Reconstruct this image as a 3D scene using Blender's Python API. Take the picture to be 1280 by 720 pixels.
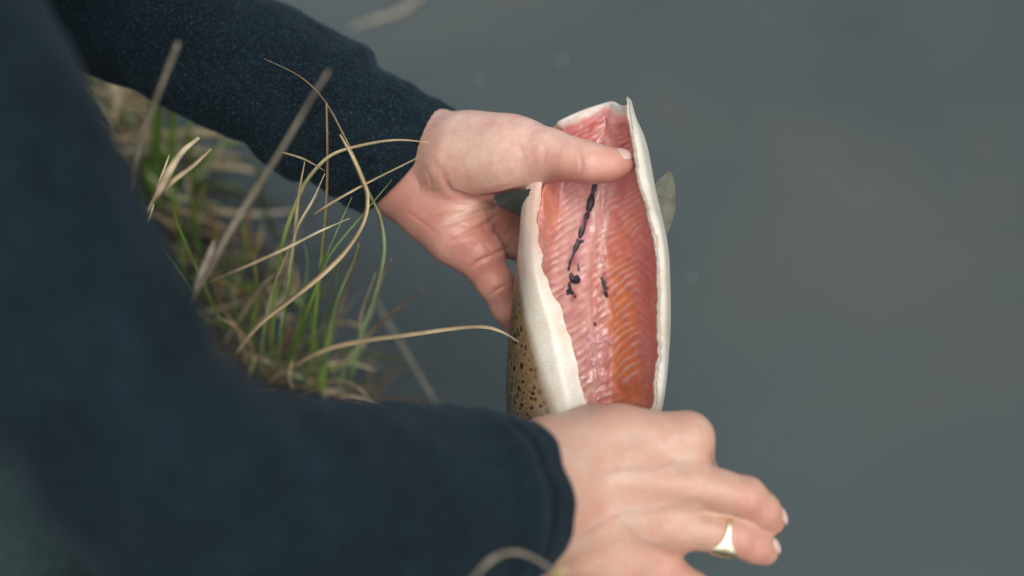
import bpy, math, random
import numpy as np
from mathutils import Vector, Matrix, noise as mnoise

for _o in list(bpy.data.objects):
    bpy.data.objects.remove(_o)
random.seed(7)
rng = np.random.default_rng(11)
SC = bpy.context.scene
COL = SC.collection

# ------------------------------------------------------------------ camera
HC = 0.90                      # camera height above the water
PITCH = math.radians(45)
LENS = 50.0
F = 1280 * LENS / 36.0
cam_data = bpy.data.cameras.new('camera')
cam = bpy.data.objects.new('camera', cam_data)
COL.objects.link(cam)
cam.location = (0, 0, HC)
cam.rotation_euler = (math.pi / 2 - PITCH, 0, 0)
cam_data.lens = LENS
cam_data.sensor_width = 36
cam_data.clip_start = 0.02
cam_data.clip_end = 400
cam_data.dof.use_dof = True
cam_data.dof.focus_distance = 0.885
cam_data.dof.aperture_fstop = 2.2
SC.camera = cam

# ------------------------------------------------------------------ sky and sun (overcast)
SUN_EL, SUN_AZ = math.radians(56), math.radians(168)   # azimuth measured from +Y towards +X
world = bpy.data.worlds.new('World')
SC.world = world
world.use_nodes = True
wn, wl = world.node_tree.nodes, world.node_tree.links
bg = wn['Background']
sky = wn.new('ShaderNodeTexSky')
sky.sky_type = 'NISHITA'
sky.sun_disc = False
sky.sun_elevation = SUN_EL
sky.sun_rotation = SUN_AZ
sky.air_density = 1.0
sky.dust_density = 3.0
sky.ozone_density = 1.0
hsv = wn.new('ShaderNodeHueSaturation')
hsv.inputs['Saturation'].default_value = 0.38
wl.new(sky.outputs['Color'], hsv.inputs['Color'])
wl.new(hsv.outputs['Color'], bg.inputs['Color'])
bg.inputs['Strength'].default_value = 0.15
sun_data = bpy.data.lights.new('sun', 'SUN')
sun_data.energy = 0.65
sun_data.angle = math.radians(40)
sun_data.color = (1.0, 0.95, 0.88)
sun = bpy.data.objects.new('sun', sun_data)
COL.objects.link(sun)
sd = Vector((math.sin(SUN_AZ) * math.cos(SUN_EL), math.cos(SUN_AZ) * math.cos(SUN_EL), math.sin(SUN_EL)))
sun.rotation_euler = sd.to_track_quat('Z', 'Y').to_euler()
sun.location = (0, 0, 5)
vs = SC.view_settings
vs.view_transform = 'Standard'
vs.look = 'None'
vs.gamma = 1.0
vs.exposure = 0.86
SC.cycles.use_denoising = True
SC.cycles.max_bounces = 8
SC.cycles.transparent_max_bounces = 16

# ------------------------------------------------------------------ geometry helpers
RC = np.array([[1, 0, 0],
               [0, math.sin(PITCH), -math.cos(PITCH)],
               [0, math.cos(PITCH), math.sin(PITCH)]])     # camera axes -> world (columns right, up, back)
CP = np.array([0, 0, HC])


def sm(x, a, b):
    return np.clip((x - a) / (b - a), 0, 1)


def c3(px, py, d):
    """a point of the place in camera axes (metres): picture position + distance"""
    return np.array([(px - 640) / F * d, (360 - py) / F * d, -d])


def to_world(v):
    return np.asarray(v) @ RC.T + CP


def to_cam(v):
    return (np.asarray(v) - CP) @ RC


def to_px(vc):
    return 640 + vc[:, 0] / -vc[:, 2] * F, 360 - vc[:, 1] / -vc[:, 2] * F


def P(px, py, d):
    return to_world(c3(px, py, d))


def depth_on(py, z):
    """distance along the view axis at which the picture row py meets height z"""
    ty = (360 - py) / F
    return (HC - z) / (math.sin(PITCH) - ty * math.cos(PITCH))


def empty(name, loc):
    o = bpy.data.objects.new(name, None)
    o.empty_display_size = 0.03
    o.location = loc
    COL.objects.link(o)
    return o


def tag(o, label=None, cat=None, group=None, kind=None):
    if label: o['label'] = label
    if cat: o['category'] = cat
    if group: o['group'] = group
    if kind: o['kind'] = kind
    return o


def obj(name, verts, faces, mat, parent=None, colors=None, uv=None, smooth=True, attrs=None):
    """one mesh object; verts are in world metres, parents are only ever translated"""
    verts = np.asarray(verts, dtype=float)
    off = np.zeros(3)
    p = parent
    while p is not None:
        off += np.array(p.location)
        p = p.parent
    if parent is None:
        off = verts.mean(0)
        off[2] = verts[:, 2].min()
    me = bpy.data.meshes.new(name)
    me.from_pydata((verts - off).tolist(), [], faces if isinstance(faces, list) else faces.tolist())
    if smooth:
        me.polygons.foreach_set('use_smooth', np.ones(len(me.polygons), dtype=bool))
    if colors is not None:
        a = me.attributes.new('Col', 'FLOAT_COLOR', 'POINT')
        c = np.ones((len(verts), 4), dtype=np.float32)
        c[:, :3] = np.clip(colors, 0, 1)
        a.data.foreach_set('color', c.ravel())
    if uv is not None:
        a = me.attributes.new('SurfUV', 'FLOAT_VECTOR', 'POINT')
        c = np.zeros((len(verts), 3), dtype=np.float32)
        c[:, :uv.shape[1]] = uv
        a.data.foreach_set('vector', c.ravel())
    for k, val in (attrs or {}).items():
        a = me.attributes.new(k, 'FLOAT', 'POINT')
        a.data.foreach_set('value', np.asarray(val, dtype=np.float32))
    me.materials.append(mat)
    me.update()
    o = bpy.data.objects.new(name, me)
    COL.objects.link(o)
    if parent is not None:
        o.parent = parent
    else:
        o.location = off
    return o


def catmull(pts, n):
    pts = np.asarray(pts, dtype=float)
    m = len(pts)
    t = np.linspace(0, m - 1, n)
    i = np.clip(t.astype(int), 0, m - 2)
    u = (t - i)
    sh = (n,) + (1,) * (pts.ndim - 1)
    u = u.reshape(sh)
    p0 = pts[np.maximum(i - 1, 0)].copy(); p1 = pts[i]; p2 = pts[i + 1]; p3 = pts[np.minimum(i + 2, m - 1)].copy()
    e0 = i == 0
    p0[e0] = 2 * p1[e0] - p2[e0]
    e1 = i == m - 2
    p3[e1] = 2 * p2[e1] - p1[e1]
    return 0.5 * (2 * p1 + (p2 - p0) * u + (2 * p0 - 5 * p1 + 4 * p2 - p3) * u ** 2 + (3 * p1 - p0 - 3 * p2 + p3) * u ** 3)


def grid_faces(nu, nv, wrap=False):
    """nv rows of nu points"""
    j = np.arange(nv - 1)[:, None]
    i = np.arange(nu if wrap else nu - 1)[None, :]
    a = j * nu + i
    b = j * nu + (i + 1) % nu
    return np.stack([a, b, b + nu, a + nu], -1).reshape(-1, 4)


def sweep(pts, nr, nseg, disp=None, ell=1.0):
    """tube through (px, py, d, radius) points; returns camera-axes verts (rings), faces, centres"""
    raw = np.array([list(c3(p[0], p[1], p[2])) + [p[3]] for p in pts])
    s = catmull(raw, nr)
    ctr, rad = s[:, :3], s[:, 3]
    tan = np.gradient(ctr, axis=0)
    tan /= np.linalg.norm(tan, axis=1)[:, None]
    v = np.zeros((nr, nseg, 3))
    n0 = np.array([0, 0, 1.0])
    leng = np.concatenate([[0], np.cumsum(np.linalg.norm(np.diff(ctr, axis=0), axis=1))])
    for k in range(nr):
        n0 = n0 - tan[k] * n0.dot(tan[k]); n0 /= np.linalg.norm(n0)
        b0 = np.cross(tan[k], n0)
        for q in range(nseg):
            th = 2 * math.pi * q / nseg
            r = rad[k]
            if disp:
                r += disp(leng[k], th, leng[-1])
            v[k, q] = ctr[k] + n0 * math.cos(th) * r * ell + b0 * math.sin(th) * r
    return v, grid_faces(nseg, nr, True), ctr, leng


def vertex_normals(v, f):
    f = np.asarray(f)
    if f.shape[1] == 4:
        n = np.cross(v[f[:, 2]] - v[f[:, 0]], v[f[:, 3]] - v[f[:, 1]])
    else:
        n = np.cross(v[f[:, 1]] - v[f[:, 0]], v[f[:, 2]] - v[f[:, 0]])
    out = np.zeros_like(v)
    for k in range(f.shape[1]):
        np.add.at(out, f[:, k], n)
    return out / (np.linalg.norm(out, axis=1)[:, None] + 1e-12)


def smooth_mesh(v, f, it=2, lam=0.5):
    f = np.asarray(f)
    e = np.concatenate([f[:, [k, (k + 1) % 4]] for k in range(4)])
    e = np.concatenate([e, e[:, ::-1]])
    cnt = np.bincount(e[:, 0], minlength=len(v))[:, None]
    for _ in range(it):
        s = np.stack([np.bincount(e[:, 0], weights=v[e[:, 1], k], minlength=len(v)) for k in range(3)], 1)
        v = v + lam * (s / np.maximum(cnt, 1) - v)
    return v


# ---- bodies are modelled as one blended surface, polygonised with surface nets
class Field:
    def __init__(self, lo, hi, h):
        self.lo, self.h = np.array(lo), h
        self.n = np.ceil((np.array(hi) - self.lo) / h).astype(int) + 1
        self.F = np.full(self.n, 0.05, dtype=np.float32)

    def capsule(self, a, b, ra, rb, k=0.006, flat=None):
        a, b = np.asarray(a), np.asarray(b)
        m = max(ra, rb) + k + 4 * self.h
        i0 = np.clip(np.floor((np.minimum(a, b) - m - self.lo) / self.h).astype(int), 0, self.n)
        i1 = np.clip(np.ceil((np.maximum(a, b) + m - self.lo) / self.h).astype(int) + 1, 0, self.n)
        if np.any(i1 <= i0): return
        ax = [self.lo[q] + self.h * np.arange(i0[q], i1[q]) for q in range(3)]
        X, Y, Z = np.meshgrid(*ax, indexing='ij')
        p = np.stack([X - a[0], Y - a[1], Z - a[2]], -1)
        ba = b - a
        L = ba.dot(ba)
        t = np.clip((p @ ba) / L, 0, 1) if L > 1e-12 else np.zeros(X.shape)
        d = np.linalg.norm(p - t[..., None] * ba, axis=-1) - (ra + (rb - ra) * t)
        sl = tuple(slice(i0[q], i1[q]) for q in range(3))
        old = self.F[sl]
        hh = np.maximum(k - np.abs(old - d), 0) / k
        self.F[sl] = np.minimum(old, d) - hh * hh * k * 0.25

    def chain(self, pts, k=0.006):
        for p, q in zip(pts[:-1], pts[1:]):
            self.capsule(p[:3], q[:3], p[3], q[3], k)

    def mesh(self):
        Fd = self.F
        ins = Fd < 0
        nx, ny, nz = Fd.shape
        c = [(i, j, k) for i in (0, 1) for j in (0, 1) for k in (0, 1)]
        cnt = sum(ins[i:nx - 1 + i, j:ny - 1 + j, k:nz - 1 + k].astype(np.int8) for i, j, k in c)
        act = np.argwhere((cnt > 0) & (cnt < 8))
        vals = np.stack([Fd[act[:, 0] + i, act[:, 1] + j, act[:, 2] + k] for i, j, k in c], 1)
        co = np.array(c, dtype=float)
        acc = np.zeros((len(act), 3)); num = np.zeros(len(act))
        for a in range(8):
            for b in range(a + 1, 8):
                if np.abs(co[a] - co[b]).sum() != 1: continue
                va, vb = vals[:, a], vals[:, b]
                m = (va < 0) != (vb < 0)
                t = va[m] / (va[m] - vb[m])
                acc[m] += co[a] + t[:, None] * (co[b] - co[a]); num[m] += 1
        v = (act + acc / num[:, None]) * self.h + self.lo
        idx = np.full((nx, ny, nz), -1, dtype=np.int64)
        idx[act[:, 0], act[:, 1], act[:, 2]] = np.arange(len(act))
        faces = []
        for axis in range(3):
            s0 = [slice(1, None)] * 3; s1 = [slice(1, None)] * 3
            s0[axis] = slice(0, -1)
            A = ins[tuple(s0)]; B = ins[tuple(s1)]
            e = np.argwhere(A != B)
            base = e + 1; base[:, axis] -= 1
            o1, o2 = [(1, 2), (2, 0), (0, 1)][axis]
            def at(du, dv):
                q = base.copy(); q[:, o1] -= du; q[:, o2] -= dv
                return idx[q[:, 0], q[:, 1], q[:, 2]]
            quad = np.stack([at(1, 1), at(0, 1), at(0, 0), at(1, 0)], 1)
            inA = A[e[:, 0], e[:, 1], e[:, 2]]
            quad[~inA] = quad[~inA][:, ::-1]
            faces.append(quad)
        f = np.concatenate(faces)
        f = f[(f >= 0).all(1)]
        return v, f


def px_polydist(X, Y, poly):
    best = np.full(X.shape, 1e9)
    for (x0, y0), (x1, y1) in zip(poly[:-1], poly[1:]):
        dx, dy = x1 - x0, y1 - y0
        L = dx * dx + dy * dy + 1e-9
        t = np.clip(((X - x0) * dx + (Y - y0) * dy) / L, 0, 1)
        best = np.minimum(best, np.hypot(X - x0 - t * dx, Y - y0 - t * dy))
    return best


# ------------------------------------------------------------------ materials
def mat_new(name):
    m = bpy.data.materials.new(name)
    m.use_nodes = True
    return m, m.node_tree.nodes, m.node_tree.links, m.node_tree.nodes['Principled BSDF']


def attr(nodes, name):
    a = nodes.new('ShaderNodeAttribute'); a.attribute_name = name
    return a


def noise_tex(nodes, links, scale, detail=4, rough=0.55, vec=None, dist=0.0):
    n = nodes.new('ShaderNodeTexNoise')
    n.inputs['Scale'].default_value = scale
    n.inputs['Detail'].default_value = detail
    n.inputs['Roughness'].default_value = rough
    n.inputs['Distortion'].default_value = dist
    if vec is not None: links.new(vec, n.inputs['Vector'])
    return n


def ramp(nodes, links, fac, stops):
    r = nodes.new('ShaderNodeValToRGB')
    el = r.color_ramp.elements
    el[0].position, el[0].color = stops[0][0], (*stops[0][1], 1)
    el[1].position, el[1].color = stops[-1][0], (*stops[-1][1], 1)
    for p, c in stops[1:-1]:
        e = el.new(p); e.color = (*c, 1)
    links.new(fac, r.inputs['Fac'])
    return r


def mixc(nodes, links, fac, a, b, mode='MIX'):
    m = nodes.new('ShaderNodeMix'); m.data_type = 'RGBA'; m.blend_type = mode
    for sock, val in ((m.inputs[0], fac), (m.inputs[6], a), (m.inputs[7], b)):
        if hasattr(val, 'is_output'): links.new(val, sock)
        elif isinstance(val, (int, float)): sock.default_value = val
        else: sock.default_value = (*val, 1)
    return m.outputs[2]


def bump(nodes, links, height, strength, dist, prev=None):
    b = nodes.new('ShaderNodeBump')
    b.inputs['Strength'].default_value = strength
    b.inputs['Distance'].default_value = dist
    links.new(height, b.inputs['Height'])
    if prev is not None: links.new(prev, b.inputs['Normal'])
    return b.outputs['Normal']


def objco(nodes):
    return nodes.new('ShaderNodeTexCoord').outputs['Object']


def make_skin():
    m, n, l, b = mat_new('skin')
    co = objco(n)
    col = attr(n, 'Col').outputs['Color']
    n1 = noise_tex(n, l, 55, 6, 0.68, co)
    c = mixc(n, l, ramp(n, l, n1.outputs['Fac'], [(0.38, (0, 0, 0)), (0.66, (0.55, 0.55, 0.55))]).outputs['Color'], col, (0.42, 0.17, 0.125))
    n2 = noise_tex(n, l, 380, 3, 0.6, co)
    c = mixc(n, l, 0.35, c, ramp(n, l, n2.outputs['Fac'], [(0.3, (0.80, 0.78, 0.76)), (0.7, (1.0, 1.0, 1.0))]).outputs['Color'], 'MULTIPLY')
    l.new(c, b.inputs['Base Color'])
    b.inputs['Roughness'].default_value = 0.46
    b.inputs['Coat Weight'].default_value = 0.04
    b.inputs['Coat Roughness'].default_value = 0.22
    b.inputs['Subsurface Weight'].default_value = 0.22
    b.inputs['Subsurface Radius'].default_value = (1.0, 0.32, 0.16)
    b.inputs['Subsurface Scale'].default_value = 0.004
    v = n.new('ShaderNodeTexVoronoi'); v.feature = 'DISTANCE_TO_EDGE'; v.inputs['Scale'].default_value = 620
    l.new(co, v.inputs['Vector'])
    nb = bump(n, l, v.outputs['Distance'], 0.3, 0.0005)
    n3 = noise_tex(n, l, 160, 5, 0.65, co)
    nb = bump(n, l, n3.outputs['Fac'], 0.28, 0.0012, nb)
    l.new(nb, b.inputs['Normal'])
    return m


def make_wool():
    m, n, l, b = mat_new('navy_wool')
    co = objco(n)
    n1 = noise_tex(n, l, 26, 4, 0.6, co)
    c = ramp(n, l, n1.outputs['Fac'], [(0.3, (0.0028, 0.0068, 0.0092)), (0.75, (0.0060, 0.0125, 0.0165))]).outputs['Color']
    n2 = noise_tex(n, l, 520, 3, 0.7, co)
    c = mixc(n, l, ramp(n, l, n2.outputs['Fac'], [(0.52, (0, 0, 0)), (0.72, (0.75, 0.75, 0.75))]).outputs['Color'], c, (0.022, 0.041, 0.053))
    vo = n.new('ShaderNodeTexVoronoi'); vo.inputs['Scale'].default_value = 190
    l.new(co, vo.inputs['Vector'])
    sp = ramp(n, l, vo.outputs['Distance'], [(0.07, (0.7, 0.7, 0.7)), (0.16, (0, 0, 0))]).outputs['Color']
    n4 = noise_tex(n, l, 60, 2, 0.5, co)
    sp = mixc(n, l, 1.0, sp, ramp(n, l, n4.outputs['Fac'], [(0.52, (0, 0, 0)), (0.62, (1, 1, 1))]).outputs['Color'], 'MULTIPLY')
    c = mixc(n, l, sp, c, (0.055, 0.075, 0.09))
    l.new(c, b.inputs['Base Color'])
    b.inputs['Roughness'].default_value = 0.95
    b.inputs['Specular IOR Level'].default_value = 0.1
    b.inputs['Sheen Weight'].default_value = 0.05
    b.inputs['Sheen Roughness'].default_value = 0.4
    b.inputs['Sheen Tint'].default_value = (0.5, 0.7, 0.9, 1)
    suv = attr(n, 'SurfUV').outputs['Vector']
    w = n.new('ShaderNodeTexWave'); w.wave_type = 'BANDS'; w.bands_direction = 'X'
    w.inputs['Scale'].default_value = 90; w.inputs['Distortion'].default_value = 1.2; w.inputs['Detail'].default_value = 2
    l.new(suv, w.inputs['Vector'])
    nb = bump(n, l, w.outputs['Fac'], 0.22, 0.0004)
    nb = bump(n, l, n2.outputs['Fac'], 0.9, 0.0012, nb)
    l.new(nb, b.inputs['Normal'])
    return m


def simple(name, colr, rough=0.6, scale=40, var=0.35, bumpd=0.0, spec=0.5, metallic=0.0, bscale=None):
    m, n, l, b = mat_new(name)
    co = objco(n)
    n1 = noise_tex(n, l, scale, 5, 0.6, co)
    lo = tuple(x * (1 - var) for x in colr); hi = tuple(min(1, x * (1 + var)) for x in colr)
    l.new(ramp(n, l, n1.outputs['Fac'], [(0.3, lo), (0.7, hi)]).outputs['Color'], b.inputs['Base Color'])
    b.inputs['Roughness'].default_value = rough
    b.inputs['Metallic'].default_value = metallic
    b.inputs['Specular IOR Level'].default_value = spec
    if bumpd:
        n2 = noise_tex(n, l, bscale or scale * 3, 5, 0.6, co)
        l.new(bump(n, l, n2.outputs['Fac'], 0.8, bumpd), b.inputs['Normal'])
    return m


def make_flesh():
    m, n, l, b = mat_new('fish_flesh')
    co = objco(n)
    n1 = noise_tex(n, l, 220, 4, 0.6, co)
    c = mixc(n, l, 0.5, attr(n, 'Col').outputs['Color'],
             ramp(n, l, n1.outputs['Fac'], [(0.3, (0.68, 0.6, 0.6)), (0.65, (1, 1, 1))]).outputs['Color'], 'MULTIPLY')
    l.new(c, b.inputs['Base Color'])
    b.inputs['Roughness'].default_value = 0.38
    b.inputs['Specular IOR Level'].default_value = 0.5
    b.inputs['Subsurface Weight'].default_value = 0.2
    b.inputs['Subsurface Radius'].default_value = (1, 0.35, 0.25)
    b.inputs['Subsurface Scale'].default_value = 0.003
    b.inputs['Coat Weight'].default_value = 0.7
    b.inputs['Coat Roughness'].default_value = 0.14
    l.new(bump(n, l, n1.outputs['Fac'], 0.6, 0.0012), b.inputs['Normal'])
    return m


def make_fishskin():
    m, n, l, b = mat_new('trout_skin')
    col = attr(n, 'Col').outputs['Color']
    suv = attr(n, 'SurfUV').outputs['Vector']
    mask = attr(n, 'spots').outputs['Fac']
    nd = noise_tex(n, l, 170, 2, 0.5, suv)
    add = n.new('ShaderNodeVectorMath'); add.operation = 'MULTIPLY_ADD'
    l.new(nd.outputs['Color'], add.inputs[0]); add.inputs[1].default_value = (0.004, 0.004, 0.004); l.new(suv, add.inputs[2])
    vo = n.new('ShaderNodeTexVoronoi'); vo.inputs['Scale'].default_value = 195; vo.inputs['Randomness'].default_value = 0.9
    l.new(add.outputs[0], vo.inputs['Vector'])
    nsz = noise_tex(n, l, 120, 2, 0.5, suv)
    msz = n.new('ShaderNodeMath'); msz.operation = 'MULTIPLY_ADD'; msz.inputs[1].default_value = 0.7
    l.new(nsz.outputs['Fac'], msz.inputs[0]); l.new(vo.outputs['Distance'], msz.inputs[2])
    sp = ramp(n, l, msz.outputs[0], [(0.58, (1, 1, 1)), (0.70, (0, 0, 0))]).outputs['Color']
    halo = ramp(n, l, vo.outputs['Distance'], [(0.36, (0, 0, 0)), (0.5, (1, 1, 1)), (0.68, (0, 0, 0))]).outputs['Color']
    spm = mixc(n, l, 1.0, sp, mask, 'MULTIPLY')
    halom = mixc(n, l, 1.0, halo, mask, 'MULTIPLY')
    hm = mixc(n, l, 1.0, halom, (0.55, 0.55, 0.55), 'MULTIPLY')
    c = mixc(n, l, hm, col, (0.30, 0.22, 0.12))
    c = mixc(n, l, spm, c, (0.022, 0.014, 0.010))
    l.new(c, b.inputs['Base Color'])
    mp = n.new('ShaderNodeMapping'); mp.inputs['Scale'].default_value = (1, 3.2, 1)
    l.new(suv, mp.inputs['Vector'])
    nx = noise_tex(n, l, 260, 5, 0.65, mp.outputs[0])
    c = mixc(n, l, 0.6, c, ramp(n, l, nx.outputs['Fac'], [(0.3, (0.72, 0.68, 0.64)), (0.62, (1, 1, 1))]).outputs['Color'], 'MULTIPLY')
    ny = noise_tex(n, l, 38, 4, 0.6, suv)
    c = mixc(n, l, 0.7, c, ramp(n, l, ny.outputs['Fac'], [(0.36, (0.86, 0.80, 0.72)), (0.6, (1, 1, 1))]).outputs['Color'], 'MULTIPLY')
    l.new(c, b.inputs['Base Color'])
    b.inputs['Roughness'].default_value = 0.42
    b.inputs['Coat Weight'].default_value = 0.25
    b.inputs['Coat Roughness'].default_value = 0.2
    vs_ = n.new('ShaderNodeTexVoronoi'); vs_.inputs['Scale'].default_value = 620
    l.new(suv, vs_.inputs['Vector'])
    l.new(bump(n, l, vs_.outputs['Distance'], 0.25, 0.0002), b.inputs['Normal'])
    return m


def make_leaf():
    m, n, l, b = mat_new('grass_blade')
    co = objco(n)
    n1 = noise_tex(n, l, 90, 4, 0.6, co)
    c = mixc(n, l, 0.7, attr(n, 'Col').outputs['Color'],
             ramp(n, l, n1.outputs['Fac'], [(0.3, (0.72, 0.66, 0.58)), (0.66, (1, 1, 1))]).outputs['Color'], 'MULTIPLY')
    l.new(c, b.inputs['Base Color'])
    b.inputs['Roughness'].default_value = 0.6
    b.inputs['Specular IOR Level'].default_value = 0.3
    tr = n.new('ShaderNodeBsdfTranslucent'); l.new(c, tr.inputs['Color'])
    mx = n.new('ShaderNodeMixShader'); mx.inputs[0].default_value = 0.30
    l.new(b.outputs[0], mx.inputs[1]); l.new(tr.outputs[0], mx.inputs[2])
    l.new(mx.outputs[0], n['Material Output'].inputs['Surface'])
    return m


def make_water():
    m, n, l, b = mat_new('pond_water')
    n.remove(b)
    co = objco(n)
    n1 = noise_tex(n, l, 1.6, 5, 0.55, co, 0.5)
    murk = n.new('ShaderNodeBsdfDiffuse')
    shal = ramp(n, l, n1.outputs['Fac'], [(0.32, (0.062, 0.087, 0.090)), (0.68, (0.084, 0.103, 0.100))]).outputs['Color']
    n5 = noise_tex(n, l, 2.4, 6, 0.6, co, 0.8)
    dp = ramp(n, l, n5.outputs['Fac'], [(0.36, (0.036, 0.047, 0.045)), (0.50, (0.049, 0.055, 0.048)), (0.64, (0.078, 0.070, 0.050))]).outputs['Color']
    mdep = n.new('ShaderNodeMapRange'); mdep.inputs['From Min'].default_value = 0.45; mdep.inputs['From Max'].default_value = 0.88
    l.new(attr(n, 'turbid').outputs['Fac'], mdep.inputs['Value'])
    l.new(mixc(n, l, mdep.outputs[0], shal, dp), murk.inputs['Color'])
    tr = n.new('ShaderNodeBsdfTransparent'); tr.inputs['Color'].default_value = (0.80, 0.90, 0.92, 1)
    mx = n.new('ShaderNodeMixShader')
    mr = n.new('ShaderNodeMapRange'); mr.inputs['To Min'].default_value = 0.45; mr.inputs['To Max'].default_value = 0.96
    l.new(attr(n, 'turbid').outputs['Fac'], mr.inputs['Value']); l.new(mr.outputs[0], mx.inputs[0])
    l.new(tr.outputs[0], mx.inputs[1]); l.new(murk.outputs[0], mx.inputs[2])
    gl = n.new('ShaderNodeBsdfGlossy'); gl.inputs['Roughness'].default_value = 0.06
    fr = n.new('ShaderNodeFresnel'); fr.inputs['IOR'].default_value = 1.333
    n2 = noise_tex(n, l, 7, 3, 0.5, co, 0.4)
    nb = bump(n, l, n2.outputs['Fac'], 0.5, 0.006)
    l.new(nb, gl.inputs['Normal']); l.new(nb, fr.inputs['Normal'])
    mo = n.new('ShaderNodeMixShader')
    l.new(fr.outputs[0], mo.inputs[0]); l.new(mx.outputs[0], mo.inputs[1]); l.new(gl.outputs[0], mo.inputs[2])
    l.new(mo.outputs[0], n['Material Output'].inputs['Surface'])
    return m


def make_ground():
    m, n, l, b = mat_new('peat_and_silt')
    co = objco(n)
    n1 = noise_tex(n, l, 14, 6, 0.65, co)
    wet = ramp(n, l, n1.outputs['Fac'], [(0.3, (0.008, 0.008, 0.007)), (0.55, (0.022, 0.019, 0.015)), (0.75, (0.045, 0.037, 0.026))]).outputs['Color']
    n3 = noise_tex(n, l, 3, 5, 0.6, co)
    silt = ramp(n, l, n3.outputs['Fac'], [(0.3, (0.07, 0.066, 0.05)), (0.7, (0.16, 0.15, 0.115))]).outputs['Color']
    c = mixc(n, l, attr(n, 'silt').outputs['Fac'], wet, silt)
    l.new(c, b.inputs['Base Color'])
    b.inputs['Roughness'].default_value = 0.55
    n2 = noise_tex(n, l, 60, 6, 0.65, co)
    l.new(bump(n, l, n2.outputs['Fac'], 0.9, 0.01), b.inputs['Normal'])
    return m


M_SKIN = make_skin(); M_WOOL = make_wool(); M_FLESH = make_flesh(); M_FSKIN = make_fishskin()
M_LEAF = make_leaf(); M_WATER = make_water(); M_GROUND = make_ground()
M_NAIL = simple('fingernail', (0.47, 0.32, 0.275), 0.30, 200, 0.08)
M_GOLD = simple('gold', (0.94, 0.84, 0.58), 0.24, 300, 0.08, 0.0002, metallic=1.0)
M_CLOT = simple('dark_blood', (0.022, 0.018, 0.027), 0.42, 300, 0.5, 0.0004)
M_TROUSER = simple('trouser_cloth', (0.018, 0.034, 0.032), 0.9, 120, 0.25, 0.0008, 0.15, bscale=700)
M_BOOT = simple('boot_rubber', (0.03, 0.035, 0.025), 0.5, 40, 0.3)
M_HAIR = simple('brown_hair', (0.06, 0.035, 0.02), 0.5, 200, 0.5, 0.004)
M_FIN = simple('fin_membrane', (0.095, 0.097, 0.070), 0.75, 90, 0.45, 0.0003, 0.2)
M_FIND = simple('dark_fin_membrane', (0.025, 0.026, 0.022), 0.22, 90, 0.5, 0.0005)
M_REED = simple('drowned_reed', (0.19, 0.175, 0.13), 0.8, 120, 0.3, 0.0004)
M_FOAM = simple('foam', (0.125, 0.14, 0.135), 0.6, 300, 0.15)

# ------------------------------------------------------------------ the ground (bank and pond bed) and the water
SH_Y = [-60, 0, 0.3, 0.6, 0.76, 0.963, 1.10, 1.26, 2.0, 60]
SH_X = [9, 0.45, 0.20, -0.02, -0.115, -0.245, -0.325, -0.46, -1.02, -40]


def ground_z(x, y):
    s = (np.interp(y, SH_Y, SH_X) - x) * 0.8
    n1 = mnoise.noise(Vector((x * 9, y * 9, 0)))
    n2 = mnoise.noise(Vector((x * 26, y * 26, 3)))
    s += 0.03 * n1
    if s > 0:
        z = 0.055 * min(1, s / 0.10) + 0.05 * min(1, max(0, s - 0.1) / 0.5) + 0.10 * min(1, max(0, s - 0.6) / 8)
    else:
        z = -0.05 * min(1, -s / 0.10) - 0.16 * min(1, -s / 1.2) - 0.8 * min(1, max(0, -s - 1.2) / 10)
    near = math.exp(-(s / 0.16) ** 2)
    n3 = mnoise.noise(Vector((x * 48, y * 48, 7)))
    return z + (0.040 * n2 + 0.020 * n1 + 0.016 * n3 - 0.008) * near + 0.006 * n2


def axis(lo, hi, step, far):
    fine = np.arange(lo, hi + 1e-6, step)
    g = step * 1.35 ** np.arange(1, 40)
    up = hi + np.cumsum(g); up = np.append(up[up < far], far)
    dn = lo - np.cumsum(g); dn = np.append(dn[dn > -far], -far)
    return np.concatenate([dn[::-1], fine, up])


gx = axis(-0.95, 0.75, 0.012, 60.0)
gy = axis(0.25, 2.1, 0.012, 60.0)
gv = np.array([(x, y, ground_z(x, y)) for y in gy for x in gx])
silt = np.clip((0.015 - gv[:, 2]) / 0.06, 0, 1)
g = obj('ground', gv, grid_faces(len(gx), len(gy)), M_GROUND, attrs={'silt': silt})
tag(g, 'dark peaty bank sloping into the silty pond bed', kind='structure')
wx = axis(-1.0, 1.4, 0.1, 60.0); wy = axis(0.3, 2.3, 0.1, 60.0)
wv = np.array([(x, y, 0.0) for y in wy for x in wx])
deep = np.array([max(0.0, -ground_z(x, y)) for x, y, _ in wv])
w = obj('water', wv, grid_faces(len(wx), len(wy)), M_WATER, attrs={'turbid': 1 - np.exp(-deep * 9)})
tag(w, 'still murky grey green pond water', kind='structure')

# ------------------------------------------------------------------ the person
def fld(box_lo, box_hi, h):
    return Field(box_lo, box_hi, h)


def J(px, py, d, r):
    p = c3(px, py, d)
    return (p[0], p[1], p[2], r)


BASE = np.array([0.485, 0.295, 0.205])
BLUSH = np.array([0.44, 0.175, 0.135])
PALE = np.array([0.535, 0.375, 0.285])
DEEP = np.array([0.30, 0.085, 0.065])


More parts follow.
